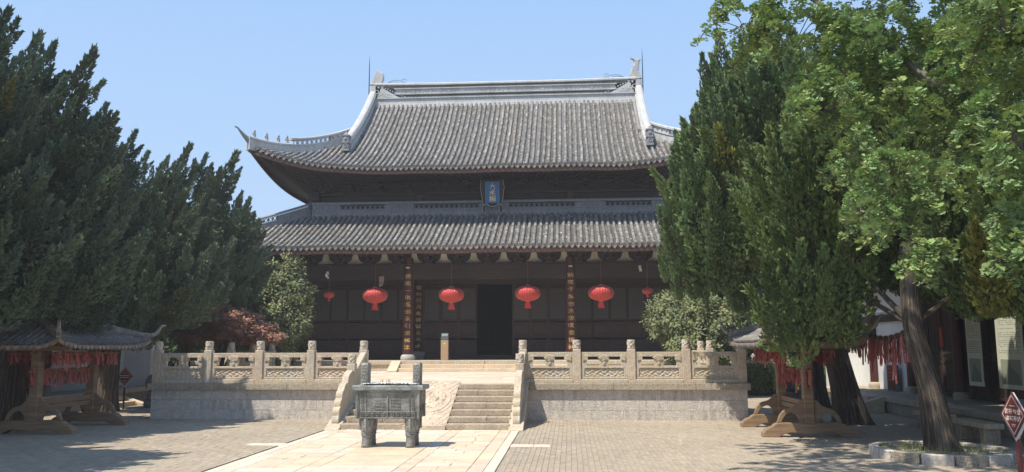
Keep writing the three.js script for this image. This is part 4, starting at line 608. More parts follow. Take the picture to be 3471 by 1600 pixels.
// ---------------------------------------------------------------- lanterns
const lanternRed = new THREE.MeshPhysicalMaterial({ color: new THREE.Color().setRGB(.62, .045, .05), roughness: .75, transmission: .25, thickness: 0, side: THREE.DoubleSide });
const tasselRed = plain(.62, .07, .06, .9, { side: THREE.DoubleSide });
function lantern(x, y, z, R, label, cord, group) {
  const o = thing('red_lantern', label, 'lantern', [x, y, z], x * 1.7, group), n = 28, prof = []; for (let i = 0; i <= 16; i++) { const a = -Math.PI / 2 + Math.PI * i / 16; prof.push([Math.max(.16 * R, Math.cos(a) ** .82 * R), Math.sin(a) * R * .62]); }
  const g = new THREE.LatheGeometry(prof.map(([a, b]) => new THREE.Vector2(a, b)), n * 4), p = g.attributes.position; for (let i = 0; i < p.count; i++) { const X = p.getX(i), Z = p.getZ(i), a = Math.atan2(Z, X), k = 1 + .018 * (Math.abs(Math.cos(a * n / 2)) - .5); p.setX(i, X * k); p.setZ(i, Z * k); } g.computeVertexNormals();
  mesh('silk_body', g, lanternRed, o); const ribs = []; for (let i = 0; i < n; i++) { const a = i / n * 6.2832, pts = []; for (let k = 4; k <= 12; k++) pts.push(V(Math.cos(a) * prof[k][0] * 1.012, prof[k][1], Math.sin(a) * prof[k][0] * 1.012)); ribs.push(tube(pts, .005 * R / .56, 4)); } mesh('gilt_ribs', buv(merge(ribs)), brass, o);
  for (const s of [-1, 1]) mesh('gilt_collar', lathe([[.14 * R, 0], [.19 * R, .01], [.19 * R, .07 * R], [.14 * R, .09 * R], [0, .09 * R]], 18), brass, o, 0, s * R * .60 + (s < 0 ? -.06 * R : 0), 0);
  const fr = []; const nf = 34; for (let i = 0; i < nf; i++) { const a = i / nf * 6.2832; fr.push(tris([[[Math.cos(a - .1) * .17 * R, 0, Math.sin(a - .1) * .17 * R], [Math.cos(a + .1) * .17 * R, 0, Math.sin(a + .1) * .17 * R], [Math.cos(a + .08) * .29 * R, -.55 * R, Math.sin(a + .08) * .29 * R], [Math.cos(a - .06) * .29 * R, -(.53 + .05 * Math.sin(i * 3)) * R, Math.sin(a - .06) * .29 * R]]])); } mesh('tassel_fringe', merge(fr), tasselRed, o, 0, -R * .64, 0);
  mesh('hanging_cord', tube(curve([V(0, .6 * R, 0), V(.012, .68 * R + .08, 0), V(-.015, .68 * R + .18, 0), V(0, .68 * R + .3, 0), V(0, cord - y, 0)], 20), .012, 5), plain(.3, .09, .07), o);
}
const LZ = -37.95, LG = 'large red lanterns hanging along the hall front';
lantern(-9.02, 4.5, LZ, .575, 'large red lantern over the shaded bay next to the osmanthus, its tassel blown askew', 5.95, LG);
lantern(-5.44, 4.5, LZ, .575, 'large red lantern hanging between the twin couplet columns and the doorway', 5.95, LG);
lantern(-1.9, 4.54, LZ, .575, 'large red lantern hanging just beyond the open doorway', 5.95, LG);
lantern(1.45, 4.53, LZ, .575, 'large red lantern past the single front couplet board', 5.95, LG);
lantern(-11.2, 4.53, LZ, .24, 'small red lantern hanging in front of the osmanthus by the hall corner', 5.95, 'small red lanterns at the ends of the hall front');
lantern(3.55, 4.6, LZ, .24, 'small red lantern hanging beside the security camera and the juniper', 5.95, 'small red lanterns at the ends of the hall front');
// security cameras on the tie beam, ticket post on the podium
for (const [x, y, lb] of [[3.28, 5.75, 'small white security camera on the beam beside the juniper'], [-11.45, 5.6, 'small white security camera on the beam above the osmanthus']]) { const o = thing('security_camera', lb, 'camera', [x, y, CZ + .16], 0, 'security cameras on the hall'); mesh('mount', cbox(.12, .16, .06, .01), whitePaint, o); mesh('housing', buv(merge([T(new THREE.CapsuleGeometry(.06, .2, 4, 10), .02, -.16, .16, .9, 0, .15), T(new THREE.CylinderGeometry(.02, .02, .16, 6), 0, -.06, .08, 1, 0, 0)])), whitePaint, o); mesh('lens', T(new THREE.CylinderGeometry(.05, .05, .03, 12), .03, -.27, .25, .9, 0, 0), iron, o); }
{ const o = thing('carved_bracket', 'small pinkish carved bracket under the tie beam beside a lantern cord', 'bracket', [-8.86, 5.2, CZ + .15]); mesh('bracket_plate', buv(extr(shape([[-.1, .22], [.14, .24], [.14, 0], [.08, -.2], [-.1, -.3]]), .06, .012)), woody([.42, .27, .22], 9), o); mesh('bracket_fixing', cbox(.28, .05, .05, .01), darkWood, o, 0, .26, -.02); }
{ const o = thing('ticket_post', 'beige pedestal with a slanted black touch screen by the doors', 'kiosk', [-5.72, PY, -37.9]); mesh('pedestal', cbox(.34, .95, .22, .012), plain(.40, .27, .16, .5), o, 0, .475, 0); mesh('badge', cbox(.06, .05, .01, .003), whitePaint, o, 0, .76, .112); const h = mesh('screen_housing', cbox(.36, .34, .08, .012), plain(.02, .02, .022, .35), o, 0, 1.08, .02, -.42, 0, 0);
  const st = canvasTex(128, 96, (c, w, hh) => { c.fillStyle = '#20272b'; c.fillRect(0, 0, w, hh); c.fillStyle = '#8fa0a8'; c.fillRect(6, 8, 54, 50); c.fillRect(68, 8, 54, 50); c.fillStyle = '#2b3a42'; c.font = 'bold 34px sans-serif'; c.fillText('oo', 12, 44); c.fillText('oo', 74, 44); c.fillStyle = '#66757c'; c.fillRect(6, 68, 116, 6); c.fillRect(6, 82, 116, 6); }); mesh('screen', new THREE.PlaneGeometry(.28, .2), new THREE.MeshStandardMaterial({ map: st, roughness: .25 }), h, 0, .04, .043); }

// ---------------------------------------------------------------- vegetation
const Y = V(0, 1, 0);
function plumeG(seed, n = 560) { // one flame-shaped juniper plume of scale-leaf sprays, 1 tall, growing along +y
  const r = rng(seed), F = []; const bend = rr(-.14, .14, r), bz = rr(-.14, .14, r);
  const axis = (t) => V(bend * t * t, t, bz * t * t), rad = (t) => .19 * Math.pow(clamp((t + .06) / .26), .7) * Math.pow(1.02 - t, .85) * (1.1 + .25 * Math.sin(t * 16 + seed));
  for (let i = 0; i < n; i++) { const t = Math.pow(r(), .9), a = r() * 6.2832, R = rad(t) * (r() < .8 ? rr(.75, 1.25, r) : rr(.2, .8, r)), c = axis(t * .93).add(V(Math.cos(a) * R, 0, Math.sin(a) * R)), big = r() < .12 ? 1.7 : 1;
    for (let k = 0; k < 3; k++) { const d = V(Math.cos(a) * .6 + rr(-.5, .5, r), 1 + rr(-.3, .3, r), Math.sin(a) * .6 + rr(-.5, .5, r)).normalize(), l = rr(.032, .068, r) * big, w = rr(.009, .016, r) * big, s = d.clone().cross(V(rr(-1, 1, r), rr(-1, 1, r), rr(-1, 1, r))).normalize().multiplyScalar(w), m = c.clone().addScaledVector(d, l * .42), e = c.clone().addScaledVector(d, l);
      F.push([c.toArray(), m.clone().add(s).toArray(), e.toArray(), m.clone().sub(s).toArray()]); } }
  return tris(F); }
const plumes = [1, 2, 3].map((s) => plumeG(s * 11));
const junMat = leafMat(.135, .205, .072), junMatL = leafMat(.12, .172, .112);
function upQuat(d, spin) { return new THREE.Quaternion().setFromUnitVectors(Y, d.clone().normalize()).multiply(new THREE.Quaternion().setFromAxisAngle(Y, spin)); }
function trunkOf(o, pts, r0, r1, m, wob, seed, name = 'trunk') { const r = rng(seed); return mesh(name, tube(curve(pts, 26), (u) => lerp(r0 * (1 + .55 * Math.exp(-u * 14)), r1, Math.pow(u, .8)), 18, wob, r), m, o); }
// lobes: [cx, cy, cz, rx, ry, rz] in the world; tips: [x, y, z, length]
function juniper(label, base, trunk, r0, lobes, tips, { seed = 1, dens = 1, lean = [0, 0, 0], mat = junMat, len = [.9, 1.8], tint = [1, 1, 1], group = 'old junipers beside the court' } = {}) {
  const o = thing('juniper_tree', label, 'tree', [base[0], 0, base[2]], 0, group), r = rng(seed), B = V(base[0], 0, base[2]);
  const tp = trunk.map((p) => V(...p).sub(B)); trunkOf(o, tp, r0, r0 * .42, bark, .16, seed);
  const top = tp[tp.length - 1];
  for (const [x, y, z, a, b] of lobes) { if (b < .9) continue; const c = V(x, y - b * .3, z).sub(B), s = curve(tp, 20)[Math.min(20, Math.max(10, Math.round(20 * clamp((c.y * .7) / top.y))))], mid = s.clone().lerp(c, .5).add(V(0, -.25, 0)); mesh('limb', tube(curve([s, mid, c], 8), (u) => lerp(r0 * .24, .03, u), 7, .1, r), bark, o); }
  const mats = [[], [], []], cols = [[], [], []];
  const add = (p, d, l, w) => { const k = Math.floor(r() * 3); mats[k].push(new THREE.Matrix4().compose(p.clone().sub(B), upQuat(d, r() * 6.28), V(w, l, w))); const dead = r() < .02, v = rr(.6, 1.4, r), y = dead ? .45 : rr(-.07, .11, r); cols[k].push(new THREE.Color().setRGB(tint[0] * v * (1 + y), tint[1] * v, tint[2] * v * (1 - y))); };
  const inside = (p, me) => lobes.some((L, j) => j !== me && ((p.x - L[0]) / L[3]) ** 2 + ((p.y - L[1]) / L[4]) ** 2 + ((p.z - L[2]) / L[5]) ** 2 < .62);
  lobes.forEach((L, j) => { const area = 4 * Math.PI * Math.pow((Math.pow(L[3] * L[4], 1.6) + Math.pow(L[3] * L[5], 1.6) + Math.pow(L[4] * L[5], 1.6)) / 3, 1 / 1.6), n = Math.round(area * 4.4 * dens);
    for (let i = 0; i < n; i++) { const u = r() * 2 - 1, a = r() * 6.2832, q = Math.sqrt(1 - u * u), nrm = V(q * Math.cos(a), u, q * Math.sin(a)), f = r() < .72 ? rr(.8, 1.02, r) : rr(.3, .8, r), p = V(L[0] + nrm.x * L[3] * f, L[1] + nrm.y * L[4] * f, L[2] + nrm.z * L[5] * f); if (inside(p, j)) continue;
      const l = rr(len[0], len[1], r), d = V(nrm.x * .42 + lean[0] + rr(-.18, .18, r), 1 + nrm.y * .2, nrm.z * .42 + lean[2] + rr(-.18, .18, r)); p.y -= l * .45; add(p, d, l, l * rr(.75, 1.05, r)); } });
  for (const [x, y, z, l = 1.6] of tips) { const d = V(lean[0] * 1.3 + rr(-.06, .06, r), 1, lean[2]).normalize(), T_ = V(x, y, z); add(T_.clone().addScaledVector(d, -l * .95), d, l, l * .7);
    for (let i = 0; i < 15; i++) { const t = rr(.2, 1.15, r), q = l * (.05 + t * .13), a = r() * 6.28, k = rr(.32, .6, r); add(T_.clone().addScaledVector(d, -l * (t + k * .7)).add(V(Math.cos(a) * q, 0, Math.sin(a) * q)), d.clone().add(V(Math.cos(a) * .32, 0, Math.sin(a) * .32)), l * k, l * k * .8); } }
  mats.forEach((m, k) => m.length && inst('foliage', plumes[k], mat, o, m, cols[k])); return o;
}
const LT = { mat: junMatL, lean: [.36, 0, .02] };
juniper('tall dark juniper closest to the ribbon rack roof on the maple side of the court', [-15.3, 0, -17.6], [[-15.3, -.1, -17.6], [-15.1, 3, -17.7], [-14.8, 6, -17.9], [-14.4, 8, -18]], .36,
  [[-15.2, 4.9, -17.4, 2.2, 1.9, 2.4], [-14.6, 6.0, -18.2, 1.4, 1.6, 1.8], [-16.2, 6.4, -17.0, 1.6, 1.9, 1.8], [-13.8, 4.4, -18.6, 1.2, 1.3, 1.3], [-14.5, 4.2, -16.4, 1.6, 1.2, 1.5]],
  [[-13.3, 10.15, -18, 2.6], [-13.65, 9.2, -18.3, 2.0], [-12.6, 9.6, -18.2, 2.3], [-13.2, 8.5, -17.6, 2.0], [-12.6, 8.0, -18.4, 1.8], [-12.2, 6.9, -18.3, 1.7], [-14.6, 9.6, -17.6, 2.4], [-14.1, 8.0, -17.2, 2.0], [-12.3, 5.7, -18.6, 1.5], [-13.5, 7.3, -18.2, 2.0], [-13.0, 6.3, -17.4, 1.8]], { ...LT, seed: 21 });
juniper('broad dark juniper behind the ribbon rack, between two other junipers on the maple side', [-14.9, 0, -21.3], [[-14.9, -.1, -21.3], [-14.7, 3, -21.2], [-14.2, 5.8, -20.9], [-13.8, 7.6, -20.7]], .34,
  [[-14.5, 5.0, -21, 1.9, 1.9, 1.9], [-13.7, 6.3, -20.7, 1.2, 1.5, 1.4], [-13.1, 5.0, -20.9, 1.1, 1.5, 1.3], [-15.6, 6.4, -21, 1.5, 1.7, 1.7], [-13.5, 3.9, -20.6, 1.5, 1.0, 1.4]],
  [[-13.7, 10.3, -20.6, 2.4], [-12.68, 10.1, -20.6, 2.8], [-13.2, 9.2, -20.2, 2.0], [-12.25, 8.6, -20.6, 1.9], [-14.1, 9.7, -20.8, 2.2], [-12.15, 7.6, -20.8, 1.7], [-11.95, 6.6, -20.9, 1.6], [-14.8, 9.2, -20.6, 2.3], [-12.9, 8.3, -21, 2.0], [-12.7, 6.9, -20.3, 1.8], [-13.4, 7.6, -20, 2.0]], { ...LT, seed: 22 });
juniper('juniper standing in the open beyond the shaded ribbon rack, nearest the gate end', [-13.4, 0, -12.0], [[-13.4, -.1, -12], [-13.3, 3, -12], [-13, 6.5, -12.2]], .34,
  [[-13.2, 5.0, -12, 2.2, 2.1, 2.2], [-12.6, 6.8, -12.3, 1.4, 1.7, 1.6], [-12.2, 4.8, -13, 1.2, 1.5, 1.5], [-14, 7.0, -11.8, 1.6, 1.8, 1.7], [-13.4, 4.6, -14, 1.5, 1.4, 1.4]], [[-12.0, 9.6, -12.3, 2.4], [-13, 10, -12, 2.4], [-11.5, 8.2, -12.8, 2.0], [-11.2, 6.6, -13.2, 1.7], [-12.4, 8.8, -13.6, 2.0]], { ...LT, seed: 25 });
juniper('spreading dark juniper with flame-like tips standing behind the diamond sign', [-15.6, 0, -27.2], [[-15.6, -.1, -27.2], [-15.3, 3, -27.2], [-14.7, 5.6, -27], [-14.4, 7, -27]], .32,
  [[-15.4, 5.0, -27, 2.1, 2.0, 1.9], [-14.2, 5.6, -27, 1.4, 1.3, 1.6], [-13.4, 4.7, -27.2, 1.3, 1.3, 1.4], [-14.2, 3.6, -26.8, 1.7, 1.0, 1.4], [-16.4, 6.5, -27.4, 1.5, 1.6, 1.6]],
  [[-14.95, 9.6, -27, 2.1], [-15.95, 9.45, -27.2, 2.2], [-13.65, 8.65, -27, 1.9], [-12.96, 9.05, -27, 2.3], [-14.35, 8.8, -26.8, 1.8], [-13.2, 7.8, -26.8, 1.6], [-12.45, 7.3, -27.2, 1.5], [-12.2, 6.2, -27.2, 1.4], [-15.3, 8.4, -26.6, 1.9], [-13.9, 7.4, -26.4, 1.7]], { ...LT, seed: 23 });
juniper('dark juniper whose spires stand against the hall roof above the red maple', [-15.2, 0, -31.6], [[-15.2, -.1, -31.6], [-14.9, 3, -31.5], [-14.3, 5.6, -31.2], [-13.9, 7, -31]], .3,
  [[-14.6, 4.9, -31.2, 1.8, 1.8, 1.7], [-13.5, 5.9, -31, 1.1, 1.3, 1.3], [-13.5, 4.8, -31.4, .9, 1.2, 1.1], [-14.6, 3.6, -31.8, 1.4, 1.0, 1.2], [-15.6, 6.2, -31.6, 1.3, 1.4, 1.4]],
  [[-14.2, 9.7, -31, 2.1], [-13.0, 9.75, -31, 2.8], [-13.7, 8.5, -30.8, 1.8], [-12.37, 7.9, -31, 1.7], [-11.9, 6.95, -31, 1.5], [-12.75, 8.2, -31.2, 1.8], [-11.95, 6.1, -31, 1.3], [-14.1, 8.2, -31.3, 1.7], [-12.9, 6.9, -30.4, 1.6]], { ...LT, seed: 24 });
const RT = { lean: [-.08, 0, .03], len: [1.1, 2.2] };
juniper('old juniper whose foliage hides the hall corner, its trunk set back behind the ribbon rack', [7.9, 0, -27.9], [[7.9, -.1, -27.9], [7.7, 2.5, -27.7], [7.0, 5, -27], [6.4, 8, -26.4]], .42,
  [[6.0, 8.4, -25.8, 1.6, 2.1, 1.5], [7.6, 8.2, -27, 2.2, 2.6, 1.9], [5.0, 6.8, -25.2, 1.5, 1.9, 1.4], [8.4, 6.3, -27.4, 2.0, 1.6, 1.8]],
  [[4.62, 11.7, -24.6, 2.2], [4.1, 10.9, -24.5, 2.0], [3.85, 9.2, -24.5, 1.8], [5.3, 11.6, -25, 2.0], [6.2, 12, -25.4, 2.0], [7.4, 12.2, -26, 2.0], [4.9, 10.3, -24.8, 1.6], [5.8, 10.6, -25, 1.7], [4.45, 9.6, -24.7, 1.5]], { ...RT, seed: 31 });
juniper('old juniper with a bare leaning trunk past the rack, sweeping low over the terrace corner', [7.65, 0, -23.6], [[7.65, -.1, -23.6], [7.45, 1.4, -23.6], [7.0, 3, -23.5], [6.2, 5.4, -23.4], [5.8, 8, -23.5]], .40,
  [[4.2, 5.6, -23.6, 1.1, 1.7, 1.3], [4.9, 6.9, -23.8, 1.3, 2.0, 1.5], [5.2, 5.3, -23.5, 1.2, 1.2, 1.2], [6.4, 6.6, -23.2, 1.6, 2.0, 1.6], [7.8, 7.2, -22.8, 1.8, 2.2, 1.7], [6.0, 8.8, -23.8, 1.4, 1.7, 1.4]],
  [[2.9, 6.9, -23.8, 1.5], [3.3, 7.2, -23.9, 1.6], [3.75, 8.1, -24, 1.8], [2.85, 5.9, -23.8, 1.4], [3.1, 5.1, -23.6, 1.3], [4.3, 9.0, -24, 1.6], [3.5, 4.6, -23.4, 1.0], [5.2, 9.9, -24, 1.7], [4.5, 4.0, -23, 1.0]], { ...RT, seed: 32 });
juniper('old twisted juniper rising from the stone tree ring, its trunk striped with pale bark', [7.1, 0, -16.7], [[7.1, -.05, -16.7], [6.95, 1.2, -16.75], [6.75, 2.5, -16.9], [6.9, 4.2, -17.2], [7.2, 7, -17.6]], .275,
  [[6.0, 4.6, -19.7, .85, .95, 1.0], [6.0, 5.6, -19.4, 1.3, 1.5, 1.3], [7.4, 5.7, -18.2, 1.5, 1.5, 1.5], [8.7, 4.8, -17.6, 1.4, 1.6, 1.4], [7.6, 7.0, -18.6, 1.8, 1.8, 1.7], [5.0, 3.0, -18.3, .4, .6, .5], [7.2, 4.75, -18.8, 1.0, .7, 1.0], [8.0, 4.5, -19.6, 1.0, .7, .9], [5.75, 3.3, -18.9, .5, .65, .55], [8.5, 3.9, -16.6, 1.0, .7, 1.0]],
  [[5.4, 5.2, -19.9, 1.2], [5.3, 4.6, -20, 1.0], [5.8, 4.3, -19.7, .9], [6.3, 8.2, -19.2, 1.7], [5.4, 6.9, -19.6, 1.4], [7.2, 9.2, -18.8, 1.7]], { ...RT, seed: 33, tint: [1.05, 1, .85] });

// broadleaf shrubs and trees: sprigs of small leaves on lobes
function sprigG(seed, n, lw, ll, spread) { const r = rng(seed), F = []; for (let i = 0; i < n; i++) { const a = i * 2.4 + r(), t = i / n, c = V(Math.cos(a) * .05, t * .3, Math.sin(a) * .05), d = V(Math.cos(a) * spread, rr(-.1, .8, r), Math.sin(a) * spread).normalize(), l = ll * rr(.7, 1.2, r), w = lw * rr(.8, 1.2, r), s = d.clone().cross(V(rr(-.4, .4, r), 1, rr(-.4, .4, r))).normalize(), nn = s.clone().cross(d), m = c.clone().addScaledVector(d, l * .5).addScaledVector(nn, -l * .06), e = c.clone().addScaledVector(d, l), L = c.clone().addScaledVector(d, l * .5).addScaledVector(s, w), R = c.clone().addScaledVector(d, l * .5).addScaledVector(s, -w); F.push([c.toArray(), L.toArray(), e.toArray(), m.toArray()], [c.toArray(), m.toArray(), e.toArray(), R.toArray()]); } return tris(F); }
const sprigs = [1, 2, 3].map((s) => sprigG(s * 5, 16, .028, .12, 1)), mapleSprigs = [4, 5].map((s) => sprigG(s * 5, 14, .03, .13, 1.4));
function bush(name, label, cat, base, lobes, mat, { seed = 1, dens = 34, geo = sprigs, size = [.8, 1.5], trunk = .07, tint = .2, bk = bark, group, flatY = 0, warm = .12 } = {}) {
  const o = thing(name, label, cat, base, 0, group), r = rng(seed), B = V(...base); const mats = geo.map(() => []), cols = geo.map(() => []);
  const st = V(0, 0, 0); if (trunk) { const c = lobes.reduce((a, L) => a.add(V(L[0], L[1], L[2])), V(0, 0, 0)).multiplyScalar(1 / lobes.length).sub(B); mesh('trunk', tube(curve([st, V(c.x * .3, c.y * .4, c.z * .3), V(c.x * .7, c.y * .85, c.z * .7)], 8), [trunk * 1.3, trunk * 1.1, trunk, trunk, trunk * .9, trunk * .9, trunk * .8, trunk * .7, trunk * .6], 8, .1, r), bk, o); for (const L of lobes) mesh('limb', tube(curve([V(c.x * .3, c.y * .4, c.z * .3), V(L[0], L[1], L[2]).sub(B).lerp(c, .5), V(L[0], L[1], L[2]).sub(B)], 6), (u) => lerp(trunk * .6, .012, u), 6, 0, r), bk, o); }
  for (const L of lobes) { const area = 4 * Math.PI * (L[3] * L[4] + L[3] * L[5] + L[4] * L[5]) / 3, n = Math.round(area * dens); for (let i = 0; i < n; i++) { const u = r() * 2 - 1, a = r() * 6.2832, q = Math.sqrt(1 - u * u), f = Math.cbrt(rr(.25, 1.15, r)) * (1 + .12 * Math.sin(a * 4 + u * 5)), nrm = V(q * Math.cos(a), u, q * Math.sin(a)), p = V(L[0] + nrm.x * L[3] * f, L[1] + nrm.y * L[4] * f, L[2] + nrm.z * L[5] * f), s = rr(size[0], size[1], r), k = Math.floor(r() * geo.length), d = V(nrm.x + rr(-.6, .6, r), .5 + nrm.y * .6 + rr(-.3, .6, r) + flatY * .5, nrm.z + rr(-.6, .6, r)); mats[k].push(new THREE.Matrix4().compose(p.sub(B), upQuat(d, r() * 6.28), V(s, s * (flatY ? .5 : 1), s))); const v = rr(1 - tint * 1.6, 1 + tint * 1.6, r), y = rr(-warm, warm, r); cols[k].push(new THREE.Color().setRGB(v * (1 + y), v, v * (1 - y))); } }
  mats.forEach((m, k) => inst('foliage', geo[k], mat, o, m, cols[k])); return o;
}
const osmMat = leafMat(.17, .195, .08), mapleMat = leafMat(.31, .155, .105), bgMat = leafMat(.07, .11, .04), hedgeMat = leafMat(.10, .15, .04);
bush('osmanthus_tree', 'rounded osmanthus tree between the red maple and the hall corner', 'tree', [-13.3, 0, -35.2], [[-12.9, 4.3, -35.2, 1.15, 1.2, 1.1], [-12.3, 3.2, -35, 1.0, 1.1, 1.0], [-13.6, 3.4, -35.3, 1.1, 1.2, 1.0], [-12.15, 5.1, -35.3, .35, .9, .35], [-13.0, 2.0, -35.2, 1.1, 1.0, 1], [-12.0, 4.2, -35.2, .7, .7, .7]], osmMat, { seed: 41, dens: 60 });
bush('osmanthus_tree', 'low spreading osmanthus between the terrace corner and the junipers', 'tree', [5.9, 0, -35.4], [[5.2, 3.1, -35.3, 1.3, 1.1, 1.1], [4.1, 3.5, -35.3, .6, .6, .6], [6.4, 2.8, -35.4, 1.3, 1.0, 1.2], [4.2, 3.0, -35.2, .8, .7, .8], [5.6, 1.8, -35.3, 1.4, .9, 1.1], [4.9, 2.1, -34.6, .8, .6, .7]], osmMat, { seed: 42, dens: 60 });
bush('maple_tree', 'small red-leaved maple spreading over the terrace side railing', 'tree', [-13.4, 0, -31.0], [[-12.8, 2.75, -30.8, 1.5, .35, 1.1], [-13.2, 3.35, -30.9, .85, .3, .7], [-11.7, 2.45, -30.7, .9, .22, .7], [-13.9, 2.55, -30.7, .8, .28, .8], [-12.6, 3.1, -30.5, .95, .25, .8]], mapleMat, { seed: 43, dens: 70, geo: mapleSprigs, size: [.7, 1.2], flatY: 1, warm: .25 });
bush('clipped_hedge', 'clipped green hedge below the white electrical box', 'hedge', [-19, 0, -36.5], [[-18.8, .55, -36.4, .9, .55, .5], [-19.8, .55, -36.6, .9, .55, .5], [-17.6, .55, -36.6, .9, .55, .5]], hedgeMat, { seed: 44, dens: 70, trunk: 0 });
bush('clipped_hedge', 'clipped green hedge seen between two juniper trunks, in front of the white side building', 'hedge', [9.6, 0, -37], [[9.2, .7, -37, 1.0, .6, .5], [10.4, .7, -37, 1.0, .6, .5], [8.1, .7, -37, .9, .6, .5]], hedgeMat, { seed: 45, dens: 70, trunk: 0 });
const bgWhere = ['behind the electrical box', 'behind the osmanthus beside the maple', 'behind the shaded side hall, far end', 'behind the low osmanthus', 'behind the far end of the postered side hall', 'beyond the juniper-covered hall corner', 'behind the shaded side hall, middle', 'behind the doors of the postered side hall', 'behind the ginkgo side of the postered side hall', 'behind the shaded side hall, near end'];
[[-21.5, -42, 4.2, 6], [-17.8, -46, 5.0, 5.5], [-25, -34, 4.5, 6], [13, -46, 5, 6], [18.5, -42, 5, 6], [10.5, -52, 4.5, 5.5], [-23, -26, 4, 5.5], [20, -30, 4.5, 6.5], [19, -20, 4.5, 6.5], [-24, -18, 4.2, 6]].forEach(([x, z, R, h], i) => bush('background_tree', 'green broadleaf tree ' + bgWhere[i], 'tree', [x, 0, z], [[x, h * .75, z, R * .6, h * .35, R * .6], [x - R * .4, h * .55, z + .6, R * .5, h * .32, R * .5], [x + R * .4, h * .5, z + .4, R * .5, h * .32, R * .5], [x, h * .32, z + .8, R * .6, h * .22, R * .5]], bgMat, { seed: 60 + i, dens: 16, size: [1.6, 2.8], trunk: .16, group: 'broadleaf trees behind the court' }));

// ginkgo: fan leaves on spurs along drooping twigs
const fan = (() => { const F = [], n = 6, pts = []; for (let i = 0; i <= n; i++) { const a = lerp(-1.15, 1.15, i / n), R = (i === n / 2 ? .62 : 1) * (1 + .05 * Math.sin(i * 4)); pts.push([Math.sin(a) * R * .036, .03 + Math.cos(a) * R * .04, .006 * Math.cos(a * 2.4)]); } for (let i = 0; i < n; i++) F.push([[0, .03, 0], pts[i + 1], pts[i]]); F.push([[-.0012, 0, 0], [.0012, 0, 0], [0, .034, 0]]); return tris(F); })();
function fanCluster(seed, n) { const r = rng(seed), L = []; for (let i = 0; i < n; i++) { const a = i / n * 6.28 + rr(-.5, .5, r), g = fan.clone(); const s = rr(.62, 1.08, r); g.scale(s, s * 1.15, s); g.rotateX(rr(-.5, .5, r)); g.rotateY(rr(-.6, .6, r)); g.rotateX(rr(.5, 1.75, r)); g.rotateY(a); g.translate(0, rr(-.015, .02, r), 0); L.push(g); } return merge(L); }
const fans = [1, 2, 3].map((s) => fanCluster(s * 3, 13));
